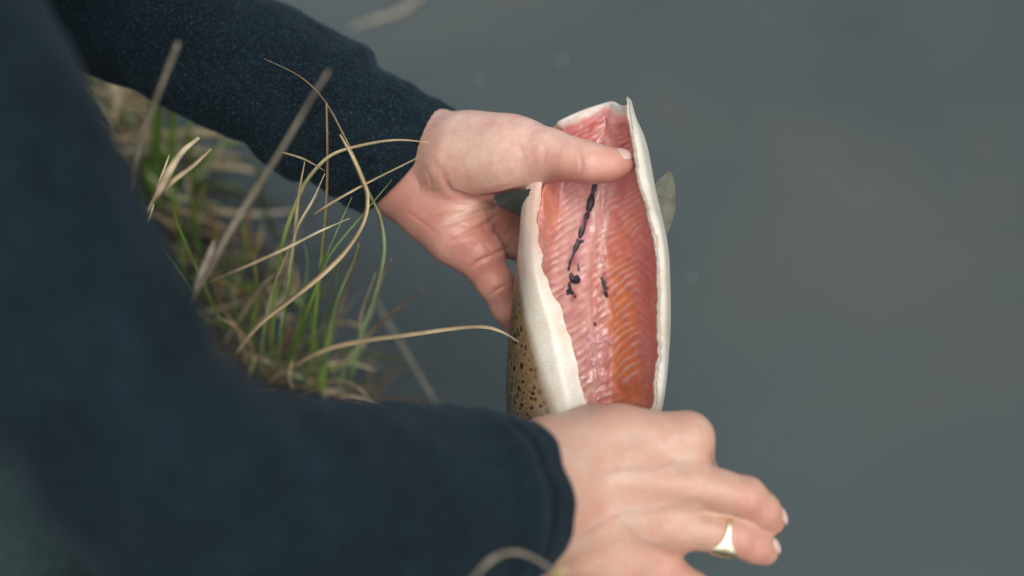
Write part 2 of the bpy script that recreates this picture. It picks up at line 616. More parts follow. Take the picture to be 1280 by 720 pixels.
def sculpt(v, f, grooves, bumps):
    """press creases and raise folds on the camera-facing side of a hand"""
    for passes in (grooves, bumps):
        n = vertex_normals(v, f)
        X, Y = to_px(v)
        face = np.clip(n[:, 2] * 3, 0, 1)
        dz = np.zeros(len(v))
        for poly, w_, dep in passes:
            dd = px_polydist(X, Y, poly)
            g_ = dep * np.exp(-(dd / w_) ** 2) * face
            if len(poly) > 1:
                e0 = np.hypot(X - poly[0][0], Y - poly[0][1]); e1 = np.hypot(X - poly[-1][0], Y - poly[-1][1])
                g_ = g_ * np.clip(np.minimum(e0, e1) / 16, 0, 1)
            dz += g_
        v = v - n * dz[:, None]
    return v


def tint(v, spots, base):
    X, Y = to_px(v)
    c = np.tile(base, (len(v), 1))
    for colr, poly, w_, amt in spots:
        a = amt * np.exp(-(px_polydist(X, Y, poly) / w_) ** 2)
        c = c * (1 - a[:, None]) + colr * a[:, None]
    return c


# left hand: palm to the camera, thumb laid into the open fish
H = fld(c3(430, 460, 0.99) - 0.0, c3(800, 110, 0.85), 0.001)
lo = np.array([-0.13, -0.07, -1.02]); hi = np.array([0.095, 0.13, -0.84])
H = Field(lo, hi, 0.00105)
H.chain([J(430, 126, 0.968, .020), J(532, 177, 0.957, .0195), J(585, 194, 0.932, .0200)], .02)         # forearm, thumb side
H.chain([J(400, 160, 0.972, .020), J(498, 228, 0.962, .0190), J(540, 262, 0.948, .0205)], .02)           # forearm, little-finger side
H.chain([J(470, 185, 0.968, .022), J(560, 226, 0.955, .023), J(610, 255, 0.955, .021)], .02)             # heel and middle of the palm
H.chain([J(540, 199, 0.958, .0180), J(590, 193, 0.925, .0208), J(640, 193, 0.906, .0198), J(688, 194, 0.888, .0155)], .022)   # thumb metacarpal
H.capsule(c3(570, 206, .925), c3(632, 205, .912), .0195, .0185, .012)                                       # thenar
H.chain([J(540, 262, 0.948, .0205), J(572, 292, 0.935, .0195), J(600, 318, 0.932, .016)], .012)           # hypothenar
H.chain([J(585, 262, 0.958, .018), J(625, 285, 0.958, .015)], .012)
H.chain([J(688, 194, 0.888, .0153), J(714, 199, 0.879, .0127), J(738, 204, 0.874, .0117), J(761, 206, 0.875, .0097), J(778, 204, 0.877, .0080)], .006)   # thumb
H.chain([J(600, 322, 0.934, .0150), J(618, 352, 0.934, .0118), J(634, 384, 0.942, .0102), J(655, 418, 0.958, .0088), J(690, 430, 0.980, .0078)], .005)   # little finger
H.chain([J(612, 296, 0.952, .0135), J(645, 303, 0.962, .0112), J(690, 330, 0.988, .0100), J(735, 345, 0.990, .0085)], .004)        # ring finger
H.chain([J(615, 268, 0.965, .0140), J(655, 270, 0.978, .0115), J(700, 285, 0.994, .0102), J(755, 295, 0.988, .0088)], .004)        # middle finger
H.chain([J(620, 238, 0.968, .0140), J(660, 225, 0.978, .0115), J(705, 225, 0.985, .0102), J(760, 235, 0.978, .0088)], .004)        # index finger
lv, lf = H.mesh()
lv = smooth_mesh(lv, lf, 8)
lv = sculpt(lv, lf,
            [([(536, 262), (548, 250), (556, 232), (552, 212), (540, 196)], 4.0, .0003),      # wrist and thenar creases
             ([(556, 222), (562, 240), (590, 250), (625, 246), (655, 238)], 4.0, .0022),
             ([(545, 285), (580, 272), (615, 262), (640, 250)], 3.5, .0014),
             ([(530, 270), (560, 262), (590, 262)], 2.5, .0007),
             ([(555, 306), (590, 290), (615, 275), (632, 262)], 3.0, .0012),
             ([(585, 338), (600, 326), (622, 316), (640, 308)], 2.5, .0016),
             ([(608, 372), (622, 362), (640, 352)], 2.0, .0009),
             ([(612, 300), (620, 288), (622, 272)], 3.0, .0010),
             ([(676, 172), (681, 192), (678, 214)], 3.5, .0005),
             ([(722, 186), (727, 204), (724, 222)], 2.0, .0006),
             ([(505, 262), (530, 280), (556, 300)], 2.0, .0005), ([(560, 276), (590, 284), (612, 282)], 1.8, .0006),
             ([(520, 246), (536, 240), (556, 238)], 2.2, .0005), ([(552, 262), (575, 256), (604, 258)], 1.8, .0006),
             ([(600, 300), (612, 312), (630, 318)], 2.0, .0007), ([(596, 262), (606, 280), (606, 300)], 1.8, .0005),
             ([(625, 300), (636, 290), (645, 280)], 2.2, .0008), ([(602, 240), (625, 236), (650, 226)], 2.2, .0004),
             ([(516, 214), (524, 232), (522, 250)], 2.5, .0005), ([(530, 206), (538, 226), (538, 246)], 2.2, .0004),
             ([(640, 170), (648, 180), (656, 205)], 2.6, .00016), ([(655, 165), (663, 182), (668, 208)], 2.6, .00018),
             ([(628, 165), (636, 178), (640, 198)], 2.6, .00014)],
            [([(590, 280), (604, 272), (616, 262)], 6.0, -.0014),
             ([(575, 262), (605, 256)], 6, -.0010),
             ([(560, 296), (596, 306)], 9, -.0012),
             ([(600, 345), (615, 352)], 7, -.0006)])
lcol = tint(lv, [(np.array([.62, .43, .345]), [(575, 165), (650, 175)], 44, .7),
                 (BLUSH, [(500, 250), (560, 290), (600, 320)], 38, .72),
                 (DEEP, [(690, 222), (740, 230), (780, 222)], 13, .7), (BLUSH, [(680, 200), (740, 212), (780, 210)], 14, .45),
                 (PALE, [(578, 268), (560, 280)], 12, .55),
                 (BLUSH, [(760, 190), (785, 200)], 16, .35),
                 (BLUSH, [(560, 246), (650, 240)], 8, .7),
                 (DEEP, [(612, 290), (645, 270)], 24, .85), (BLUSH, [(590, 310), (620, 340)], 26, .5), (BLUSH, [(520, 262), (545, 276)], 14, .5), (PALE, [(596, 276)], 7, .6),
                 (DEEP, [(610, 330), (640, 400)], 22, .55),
                 (BLUSH, [(560, 232), (552, 212), (540, 196)], 5, .4)], np.array([.55, .335, .255]))  # same skin as right hand; base lightened, brighter light put into its colour

# right hand: back to the camera, closed round the lower end of the fish
lo = np.array([-0.04, -0.235, -0.965]); hi = np.array([0.175, -0.045, -0.745])
H = Field(lo, hi, 0.00105)
H.chain([J(585, 610, 0.755, .024), J(680, 588, 0.798, .023), J(730, 585, 0.812, .020)], .02)
H.chain([J(585, 655, 0.755, .024), J(680, 650, 0.798, .023), J(730, 655, 0.812, .020)], .02)
H.chain([J(640, 630, 0.778, .024), J(720, 625, 0.806, .020)], .02)
H.chain([J(690, 566, 0.812, .019), J(770, 552, 0.815, .0185), J(858, 548, 0.812, .0150)], .014)      # index metacarpal
H.chain([J(700, 605, 0.806, .017), J(780, 600, 0.804, .0155), J(862, 606, 0.804, .0142)], .014)
H.chain([J(700, 645, 0.806, .017), J(775, 650, 0.806, .0150), J(846, 662, 0.808, .0132)], .014)
H.chain([J(700, 690, 0.812, .017), J(770, 700, 0.812, .0150), J(824, 712, 0.816, .0130)], .014)
H.chain([J(690, 560, 0.825, .018), J(740, 545, 0.835, .0165), J(790, 560, 0.850, .0140), J(795, 605, 0.868, .0115), J(780, 635, 0.874, .0090)], .010)   # thumb
H.chain([J(780, 556, 0.822, .0150), J(855, 580, 0.824, .0130)], .012)
H.chain([J(860, 548, 0.812, .0146), J(872, 590, 0.840, .0112), J(858, 615, 0.870, .0098), J(825, 620, 0.895, .0085)], .005)    # index finger
H.chain([J(864, 606, 0.804, .0138), J(900, 613, 0.802, .0112), J(933, 621, 0.802, .0108), J(953, 638, 0.807, .0096), J(963, 651, 0.812, .0084)], .005)  # middle
H.chain([J(848, 658, 0.808, .0135), J(885, 663, 0.806, .0112), J(922, 671, 0.806, .0108), J(943, 682, 0.810, .0096), J(955, 689, 0.814, .0084)], .004)  # ring finger
H.chain([J(825, 712, 0.816, .0128), J(868, 738, 0.818, .0100), J(900, 765, 0.830, .0094), J(915, 780, 0.842, .0074)], .004)       # little finger
rv, rf = H.mesh()
rv = smooth_mesh(rv, rf, 6)
rv = sculpt(rv, rf,
            [([(925, 600), (932, 622), (930, 642)], 2.2, .0007), ([(934, 603), (939, 624), (936, 645)], 2.0, .0005),
             ([(953, 624), (952, 642), (948, 655)], 2.0, .0005),
             ([(918, 655), (922, 675), (918, 694)], 2.0, .0006), ([(927, 658), (930, 677)], 2.0, .0004),
             ([(945, 672), (944, 688), (940, 700)], 2.0, .0005),
             ([(845, 634), (870, 630), (895, 640)], 8, .0010), ([(810, 690), (840, 688)], 9, .0008),
             ([(835, 580), (862, 577)], 11, .0008),
             ([(858, 596), (866, 606), (864, 620)], 2.2, .0004), ([(866, 594), (874, 606), (872, 622)], 2.2, .0004), ([(856, 532), (868, 542), (872, 556)], 2.4, .0004), ([(846, 654), (852, 664), (850, 674)], 2.2, .0003),
             ([(720, 620), (800, 628)], 16, .0002)],
            [([(868, 606)], 13, -.0012), ([(866, 542)], 16, -.0010), ([(850, 662)], 12, -.0012),
             ([(725, 668), (770, 640), (805, 638), (845, 630)], 4, -.0006), ([(740, 600), (775, 590), (815, 590), (850, 578)], 4, -.0005), ([(770, 640), (800, 672), (832, 682)], 4, -.0005), ([(760, 603), (850, 604)], 10, -.0007), ([(770, 568), (850, 550)], 10, -.0006), ([(765, 648), (830, 658)], 10, -.0006)])
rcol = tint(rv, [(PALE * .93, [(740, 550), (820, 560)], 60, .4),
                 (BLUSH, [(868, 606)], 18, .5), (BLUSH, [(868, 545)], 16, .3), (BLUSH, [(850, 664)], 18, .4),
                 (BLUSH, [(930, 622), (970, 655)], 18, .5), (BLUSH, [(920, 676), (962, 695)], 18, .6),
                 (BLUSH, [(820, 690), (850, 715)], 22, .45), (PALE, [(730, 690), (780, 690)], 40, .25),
                 (PALE, [(935, 612)], 8, .5), (np.array([.36, .265, .215]), [(725, 668), (770, 640), (805, 638), (845, 630)], 4, .45), (np.array([.36, .265, .215]), [(740, 600), (775, 590), (815, 590), (850, 578)], 4, .4), (np.array([.36, .265, .215]), [(770, 640), (800, 672), (832, 682)], 4, .4)], np.array([.42, .258, .176]))  # base darkened below the left hand's: dimmer light painted into the skin colour

# the rest of the body: arms inside the sleeves, trunk, neck, head (world metres)
SH_R = np.array([-0.27, 0.47, 0.70]); SH_L = np.array([-0.44, 0.92, 0.60])
EL_R = P(245, 618, 0.615); EL_L = P(90, -30, 1.00)
B = Field([-0.98, 0.30, 0.10], [0.12, 1.15, 1.02], 0.0075)
for s_, e_, wpt in ((SH_R, EL_R, P(600, 630, 0.755)), (SH_L, EL_L, P(430, 152, 0.965))):
    mid = [P(-130, -20, .60), P(-20, 190, .60), P(72, 360, .60), P(142, 505, .60)] if s_ is SH_R else [P(-40, -95, 1.015)]
    ch = [(*s_, .045)] + [(*m_, .036) for m_ in mid] + [(*e_, .034), (*wpt, .028)]
    B.chain(ch, .02)
NECK = (SH_R + SH_L) / 2 + np.array([0.02, 0, 0.06])
HIP = np.array([-0.74, 0.68, 0.30])
B.chain([(*SH_R, .06), (*(NECK - [0.05, 0, .06]), .09), (*SH_L, .06)], .05)
B.chain([(*(NECK - [0.07, 0, .09]), .13), (*HIP, .13)], .06)
HEAD = NECK + np.array([0.09, 0, 0.12])
B.chain([(*NECK, .052), (*(HEAD - [.03, 0, .03]), .055)], .03)
B.chain([(*(HEAD + [-.02, 0, .03]), .088), (*(HEAD + [.03, 0, .0]), .075)], .03)
B.chain([(*(HEAD + [.05, 0, -.04]), .05), (*(HEAD + [.075, 0, -.055]), .036)], .03)
B.chain([(*(HEAD + [.10, 0, .012]), .010), (*(HEAD + [.118, 0, -.018]), .013)], .012)
for sy in (-1, 1):
    B.chain([(*(HEAD + [-.005, sy * .086, .012]), .016), (*(HEAD + [-.0, sy * .086, -.016]), .011)], .006)
bv, bf = B.mesh()
bv = smooth_mesh(bv, bf, 2)

person = empty('person', (-0.62, 0.66, float(ground_z(-0.62, 0.66))))
tag(person, 'crouching person in a dark navy wool sweater holding an open gutted fish', 'person')
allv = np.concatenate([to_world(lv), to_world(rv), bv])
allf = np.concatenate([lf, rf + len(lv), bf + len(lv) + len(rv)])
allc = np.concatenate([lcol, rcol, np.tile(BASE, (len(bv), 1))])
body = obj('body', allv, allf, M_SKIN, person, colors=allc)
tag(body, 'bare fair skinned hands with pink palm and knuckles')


def nail(center, along, up, L, W, T):
    """a thin curved fingernail plate"""
    along = along / np.linalg.norm(along)
    up = up - along * up.dot(along); up /= np.linalg.norm(up)
    side = np.cross(along, up)
    nu, nv = 13, 13
    vs_, out = [], []
    for layer in (0, 1):
        for j in range(nv):
            b_ = -1 + 2 * j / (nv - 1)
            for i in range(nu):
                a_ = -1 + 2 * i / (nu - 1)
                # squarish rounded outline
                rr = max(abs(a_), abs(b_)); ln = (abs(a_) ** 3 + abs(b_) ** 3) ** (1 / 3) + 1e-9
                a2, b2 = a_ * rr / ln, b_ * rr / ln
                h_ = -0.21 * W * a2 * a2 - 0.10 * L * b2 * b2 + (T if layer else 0) * (1 - 0.9 * rr ** 4)
                vs_.append(center + side * a2 * W / 2 + along * b2 * L / 2 + up * h_)
    f1 = grid_faces(nu, nv); f2 = f1[:, ::-1]
    fs = np.concatenate([f1 + nu * nv, f2])
    return np.array(vs_), fs


def cdir(ax, ay, az):
    return np.array([ax, ay, az], dtype=float)


def perp(al, up):
    al = al / np.linalg.norm(al); up = up - al * up.dot(al)
    return up / np.linalg.norm(up)


for fc, r0, al, up, L_, W_ in (
        (c3(774, 204.5, 0.8762), .0090, cdir(1.0, -0.10, -0.16), cdir(0.10, 0.86, 0.50), .0130, .0125),
        (c3(963, 650, 0.8115), .0090, cdir(0.42, -0.72, -0.30), cdir(0.86, 0.42, 0.10), .0120, .0110),
        (c3(955, 688, 0.8135), .0088, cdir(0.45, -0.55, -0.35), cdir(0.86, 0.42, 0.10), .0110, .0105)):
    ctr_ = fc + perp(al, up) * (r0 - .0001)
    nv_, nf_ = nail(ctr_, al, up, L_, W_, .0010)
    obj('fingernail', to_world(nv_), nf_, M_NAIL, body)


# ---- sweater
def fold_noise(seed, amp, along=16, around=1.6):
    def fn(s, th, L):
        p = Vector((math.cos(th) * around, math.sin(th) * around, s * along + seed))
        return amp * (mnoise.noise(p) + 0.5 * mnoise.noise(p * 2.3))
    return fn


def sleeve_l(s, th, L):
    r = fold_noise(3, .0028, 26)(s, th, L)
    rem = L - s                                   # distance to the cuff edge
    q_ = rem - .056 - .007 * math.cos(th + .6)
    r += .0075 * (1 / (1 + math.exp(-q_ / .0022))) * math.exp(-max(q_, 0) / .035)
    r -= .0030 * math.exp(-((rem - .090 - .010 * math.sin(th)) / .008) ** 2) * (.5 + .5 * math.cos(th - 1))
    r += .0025 * math.exp(-((rem - .125 - .014 * math.sin(th + 1)) / .012) ** 2)
    r -= .0016 * math.exp(-((rem - .050 - .004 * math.cos(th)) / .006) ** 2)
    r += .0009 * math.sin(th * 46) * (1 if rem < .05 else 0) * .4
    r += .0012 * math.exp(-((rem - .030 + .003 * math.sin(th * 2)) / .005) ** 2) + .0012 * math.exp(-((rem - .012) / .004) ** 2)
    return r


def sleeve_r(s, th, L):
    r = fold_noise(9, .0045, 13)(s, th, L)
    rem = L - s
    for c_, w_, a_, ph_ in ((.20, .012, -.006, .4), (.235, .010, -.005, 1.1), (.27, .014, -.006, .2), (.165, .012, -.004, 1.6), (.12, .010, -.0025, 2.2)):
        r += a_ * math.exp(-((rem - c_ - .02 * math.sin(th + ph_)) / w_) ** 2) * (.5 + .5 * math.cos(th + 1.2 - ph_))
    r += .0030 * math.exp(-((rem - .038) / .010) ** 2)
    r -= .0045 * math.exp(-((rem - .025) / .0034) ** 2)
    return r


SL = to_cam(SH_L[None])[0]; SR = to_cam(SH_R[None])[0]
def pxd(v): return (640 + v[0] / -v[2] * F, 360 - v[1] / -v[2] * F, -v[2])
slpx, srpx = pxd(SL), pxd(SR)
sv1, sf1, sc1, sl1 = sweep([(slpx[0], slpx[1], slpx[2], .070), (-40, -95, 1.015, .060), (110, -12, .995, .0555), (208, 33, .975, .0500), (300, 80, .963, .0475), (393, 133, .958, .0462), (450, 166, .959, .0452), (510, 201, .966, .0445)], 260, 120, sleeve_l)
sv2, sf2, sc2, sl2 = sweep([(srpx[0], srpx[1], srpx[2], .070), (-130, -20, .60, .054), (-20, 190, .60, .0505), (72, 360, .60, .0495), (142, 505, .60, .0505), (240, 614, .615, .0545), (362, 645, .650, .0560), (470, 648, .688, .0555), (560, 636, .728, .0520), (622, 625, .764, .0490)], 260, 120, sleeve_r)


def close_cuff(v, f, nseg, inward=.0035, deep=.03):
    """turn the sleeve end over into a lining so that the cuff has thickness"""
    last = v[-1]; ctr_ = last.mean(0); ax = ctr_ - v[-6].mean(0); ax /= np.linalg.norm(ax)
    rad = last - ctr_
    rl = np.linalg.norm(rad, axis=1)[:, None]
    extra = []
    for q in range(1, 5):
        a_ = q / 4 * math.pi
        extra.append(ctr_ + rad * (1 - inward * (1 - math.cos(a_)) / 2 / rl) + ax * .0016 * math.sin(a_))
    extra.append(ctr_ + rad * (1 - inward / rl) - ax * deep)
    extra.append(ctr_ + rad * (1 - 2.2 * inward / rl) - ax * deep * 2)
    v2 = np.concatenate([v, np.array(extra)])
    return v2, grid_faces(nseg, len(v2), True)


# the cuff of the upper sleeve sits askew: its lower side is pulled back
_ax = sc1[-1] - sc1[-8]; _ax /= np.linalg.norm(_ax)
for _k in range(len(sv1)):
    _w = math.exp(-((sl1[-1] - sl1[_k]) / .05) ** 2)
    _up = np.array([.5, .87, 0])
    sv1[_k] += _ax * ((sv1[_k] - sc1[_k]) @ _up)[:, None] * .20 * _w
sv1, sf1 = close_cuff(sv1, sf1, 120); sv2, sf2 = close_cuff(sv2, sf2, 120)
T = Field([-1.0, 0.25, 0.12], [0.0, 1.2, 0.95], 0.010)
T.chain([(*SH_R, .068), (*(NECK - [0.06, 0, .06]), .11), (*SH_L, .068)], .06)
T.chain([(*(NECK - [0.08, 0, .10]), .155), (*(HIP + [.0, 0, .03]), .150)], .07)
T.chain([(*(NECK - [.02, 0, .03]), .065), (*(NECK + [.0, 0, .012]), .062)], .03)
tv, tf = T.mesh()
tv = smooth_mesh(tv, tf, 2)
n1, n2 = len(sv1) * 120, len(sv2) * 120
swv = np.concatenate([to_world(sv1.reshape(-1, 3)), to_world(sv2.reshape(-1, 3)), tv])
swf = np.concatenate([sf1, sf2 + n1, tf + n1 + n2])


def ring_uv(v, leng):
    nr, ns = v.shape[:2]
    ll = np.concatenate([leng, leng[-1] + .002 * np.arange(1, nr - len(leng) + 1)])
    return np.stack([np.repeat(np.arange(ns)[None] / ns * .32, nr, 0), np.repeat(ll[:, None], ns, 1)], -1).reshape(-1, 2)


swuv = np.concatenate([ring_uv(sv1, sl1), ring_uv(sv2, sl2), tv[:, [1, 2]]])
sweater = obj('sweater', swv, swf, M_WOOL, person, uv=swuv)
tag(sweater, 'dark navy wool sweater with long sleeves')

# loose fibres standing off the wool
def fuzz(v, count, lmin, lmax, ring_lo, seed):
    r_ = np.random.default_rng(seed)
    nr, ns = v.shape[:2]
    k = r_.integers(int(nr * ring_lo), nr - 7, count); q = r_.integers(0, ns, count)
    p = v[k, q] + (v[k, (q + 1) % ns] - v[k, q]) * r_.random((count, 1)) + (v[k + 1, q] - v[k, q]) * r_.random((count, 1))
    n = p - v[k].mean(1); n /= np.linalg.norm(n, axis=1)[:, None]
    dirn = n * r_.uniform(.15, 1.0, (count, 1)) + r_.normal(0, .6, (count, 3))
    dirn /= np.linalg.norm(dirn, axis=1)[:, None]
    side = np.cross(dirn, r_.normal(0, 1, (count, 3))); side /= np.linalg.norm(side, axis=1)[:, None]
    L = r_.uniform(lmin, lmax, (count, 1)); wd = .00007
    mid = p + dirn * L * .5 + r_.normal(0, .15, (count, 3)) * L
    end = p + dirn * L
    vv = np.stack([p - side * wd, p + side * wd, mid + side * wd, mid - side * wd, end], 1).reshape(-1, 3)
    b = np.arange(count)[:, None] * 5
    fs = np.concatenate([b + np.array([[0, 1, 2, 3]])]).tolist() + (b + np.array([[3, 2, 4]])).tolist()
    return vv, fs


M_FUZZ = simple('wool_fibre', (0.032, 0.058, 0.075), 0.9, 300, 0.6, 0, 0.1)
fv1, ff1 = fuzz(sv1, 42000, .0008, .0030, .42, 5)
fv2, ff2 = fuzz(sv2, 9000, .0008, .0022, .75, 6)
ff = ff1 + [[i + len(fv1) for i in t] for t in ff2]
tag(obj('wool_fuzz', to_world(np.concatenate([fv1, fv2])), ff, M_FUZZ, sweater), kind='stuff')

# ---- trousers and boots
KN_R = P(-52, 655, 0.775); KN_L = np.array([-0.47, 0.98, 0.30])
Tr = Field([-1.02, 0.25, 0.0], [-0.10, 1.2, 0.50], 0.010)
for kn, sy in ((KN_R, -1), (KN_L, 1)):
    hp = HIP + [0, sy * .09, -.02]
    foot = np.array([kn[0] - .16, kn[1], .16])
    Tr.chain([(*hp, .100), (*kn, .070)], .04)
    Tr.chain([(*kn, .070), (*foot, .058)], .03)
trv, trf = Tr.mesh()
obj('trousers', smooth_mesh(trv, trf, 2), trf, M_TROUSER, person)
for kn in (KN_R, KN_L):
    x, y = kn[0] - .16, kn[1]
    zb = max(ground_z(x + .05, y), ground_z(x - .05, y)) - .004
    Bo = Field([x - .14, y - .08, zb], [x + .25, y + .08, .30], 0.008)
    Bo.chain([(x, y, .24, .062), (x - .015, y, zb + .05, .050)], .02)
    Bo.chain([(x - .03, y, zb + .038, .038), (x + .10, y, zb + .036, .040), (x + .17, y, zb + .032, .034)], .03)
    v_, f_ = Bo.mesh()
    obj('boot', v_, f_, M_BOOT, person)
Hr = Field(HEAD - .17, HEAD + .17, 0.006)
Hr.chain([(*(HEAD + [-.035, 0, .045]), .092), (*(HEAD + [.012, 0, .058]), .076)], .03)
Hr.chain([(*(HEAD + [-.06, 0, .03]), .075), (*(HEAD + [-.06, 0, -.05]), .045)], .03)
hv, hf = Hr.mesh()
hn = vertex_normals(hv, hf)
hv = hv + hn * np.array([[.006 * mnoise.noise(Vector(p * 70))] for p in hv])
obj('hair', hv, hf, M_HAIR, person)

# ------------------------------------------------------------------ ring on the right hand
ra, rb_ = c3(885, 663, .806), c3(922, 671, .806)
rax = (rb_ - ra) / np.linalg.norm(rb_ - ra)
rc_ = ra + (rb_ - ra) * .56
ru = np.array([0, 0, 1.0]); ru -= rax * ru.dot(rax); ru /= np.linalg.norm(ru)
rs_ = np.cross(rax, ru)
ring_v = []
nseg = 72
prof = [(-1, 0), (-1, .55), (-.75, .95), (0, 1.1), (.75, .95), (1, .55), (1, 0), (0, -.1)]
for q in range(nseg):
    th = 2 * math.pi * q / nseg
    # signet side turned towards the lower, camera-facing flank of the finger
    dth = (th - 0.95 + math.pi) % (2 * math.pi) - math.pi
    wgt = math.exp(-(dth / .62) ** 2)
    hw = .0017 + .0066 * wgt
    tk = .0012 + .0014 * math.exp(-(dth / .5) ** 2)
    rdir = ru * math.cos(th) + rs_ * math.sin(th) * (-1 if rs_[1] > 0 else 1)
    for a_, b_ in prof:
        ring_v.append(rc_ + rax * a_ * hw + rdir * (.0111 + b_ * tk))
rfc = []
for q in range(nseg):
    for i in range(8):
        a = q * 8 + i; b = q * 8 + (i + 1) % 8; c = ((q + 1) % nseg) * 8 + (i + 1) % 8; d = ((q + 1) % nseg) * 8 + i
        rfc.append([a, b, c, d])
tag(obj('finger_ring', to_world(np.array(ring_v)), rfc, M_GOLD),
    'gold signet ring on a finger of the lower hand', 'ring')

# ------------------------------------------------------------------ the fish
def row(py, lst):
    return [c3(p[0], py if len(p) == 2 else p[1], p[-1]) for p in lst]


ROWS = [
    row(0, [(701, 157, .882), (697, 155.5, .886), (696, 153, .894), (702, 149, .906), (722, 140, .924), (748, 131, .936), (766, 127, .934), (776, 131, .920), (784, 131, .900), (790, 128, .884), (785, 121, .870)]),
    row(175, [(694, .893), (688, .894), (683, .898), (682, .905), (692, .921), (735, .939), (772, .937), (796, .917), (807, .895), (802, .873), (793, .866)]),
    row(240, [(676, .884), (668, .884), (659, .888), (656, .896), (670, .922), (725, .945), (770, .942), (805, .920), (820, .894), (815, .868), (804, .860)]),
    row(300, [(674, .866), (663, .868), (653, .876), (649, .893), (664, .925), (725, .951), (775, .947), (815, .921), (833, .892), (830, .864), (821, .856)]),
    row(350, [(684, .855), (668, .854), (653, .865), (643, .891), (658, .931), (725, .958), (780, .953), (820, .925), (837, .892), (834, .862), (824, .854)]),
    row(420, [(712, .852), (686, .850), (655, .862), (636, .891), (650, .935), (725, .966), (785, .959), (821, .929), (837, .892), (834, .863), (825, .854)]),
    row(500, [(731, .853), (702, .850), (660, .862), (633, .891), (648, .939), (725, .969), (785, .961), (816, .931), (829, .893), (828, .865), (820, .856)]),
    row(560, [(745, .853), (712, .852), (668, .862), (642, .891), (655, .936), (725, .963), (780, .956), (805, .931), (814, .898), (804, .870), (787, .858)]),
    row(630, [(740, .864), (715, .864), (683, .871), (663, .892), (672, .925), (720, .948), (762, .942), (782, .921), (786, .898), (776, .878), (748, .864)]),
    row(700, [(728, .874), (710, .875), (694, .881), (686, .896), (693, .913), (716, .927), (744, .922), (756, .907), (757, .893), (748, .881), (732, .874)]),
    row(770, [(726, .889), (714, .889), (704, .893), (699, .903), (703, .914), (720, .922), (738, .919), (746, .911), (747, .902), (742, .893), (729, .889)]),
    row(830, [(726, .903), (714, .903), (703, .907), (698, .914), (703, .922), (720, .927), (738, .925), (747, .920), (748, .913), (742, .906), (729, .903)]),
]
NS, NV = 220, 560
cr = catmull(np.array(ROWS), NV)                   # NV x 11 x 3
outer = np.stack([catmull(cr[k], NS) for k in range(NV)])
# the cut edges of the belly are a little ragged
for _k in range(NV):
    _e = .0026 * mnoise.noise(Vector((_k * .05, 0, 2))) + .0006 * mnoise.noise(Vector((_k * .17, 0, 8)))
    _f = .0020 * mnoise.noise(Vector((_k * .04, 4, 2))) + .0010 * mnoise.noise(Vector((_k * .19, 6, 8)))
    _w = np.exp(-(np.arange(NS) / (NS * .05)) ** 2)
    outer[_k, :, 0] += _e * _w + _f * _w[::-1]
# outward direction inside each section
du = np.gradient(outer, axis=1); dv = np.gradient(outer, axis=0)
nrm = np.cross(dv, du)
nrm /= np.linalg.norm(nrm, axis=2)[..., None] + 1e-12
cen = outer.mean(1, keepdims=True)
if ((outer - cen) * nrm).sum() < 0: nrm = -nrm
ss = np.linspace(0, 1, NS)
edge = np.minimum(ss, 1 - ss)
_q = np.clip((edge - .20) / .27, 0, 1)
thick = .0022 + .0080 * np.clip((edge - .04) / .26, 0, 1) ** 0.9
thick_back = .013 * _q * _q * (3 - 2 * _q)
vfrac = np.linspace(0, 1, NV)
vend = np.clip(vfrac / .03, 0, 1) * .75 + .25
_vb = np.clip((vfrac - .02) / .20, 0, 1); _vb = _vb * _vb * (3 - 2 * _vb) * (1 - np.clip((vfrac - .55) / .12, 0, 1))
inner = outer - nrm * (thick[None, :, None] * vend[:, None, None] + thick_back[None, :, None] * _vb[:, None, None])
# spine ridge down the middle of the cavity
Xi, Yi = to_px(inner.reshape(-1, 3)); Xi = Xi.reshape(NV, NS); Yi = Yi.reshape(NV, NS)
nz = np.array([[mnoise.noise(Vector((Xi[k, q] * .03, Yi[k, q] * .03, 5))) for q in range(0, NS)] for k in range(NV)])
nz2 = np.array([[mnoise.noise(Vector((Xi[k, q] * .09, Yi[k, q] * .06, 9))) for q in range(0, NS)] for k in range(NV)])
wob = Xi + 4 * nz
spine_x = np.interp(Yi, [120, 235, 300, 350, 420, 500, 640], [775, 752, 738, 733, 738, 745, 745])
rel = wob - spine_x
slant = np.where(rel > 62, 0.75 * 62 - 0.95 * (rel - 62), 0.75 * rel)
slant = np.where(rel < -52, -0.75 * 52 - 0.9 * (rel + 52), slant)
ph = (Yi + slant + 5.0 * nz) / 10.9 + .14 * nz2 + .15 * nz
fr = ph - np.floor(ph)
strong = np.clip(.74 + 1.3 * nz + .7 * nz2, .12, 1.15) * np.where(rel < -45, .35, 1) * (1 - .8 * sm(rel, 52, 68)) * (.55 + .45 * sm(Yi, 240, 340))
line = np.exp(-((fr - .5) / (.17 + .05 * nz2 + .07 * sm(-rel, 0, 20))) ** 2) * strong
back = np.clip((edge[None] - .16) / .08, 0, 1) * np.ones((NV, 1))
ridge = np.exp(-(rel / 7) ** 2)
lift = back * (.0010 * line * np.clip(np.abs(rel) / 12, .15, 1) + .0022 * ridge + .0016 * nz2)
lift += (1 - back) * .0006 * nz2
inner = inner - nrm * lift[..., None]
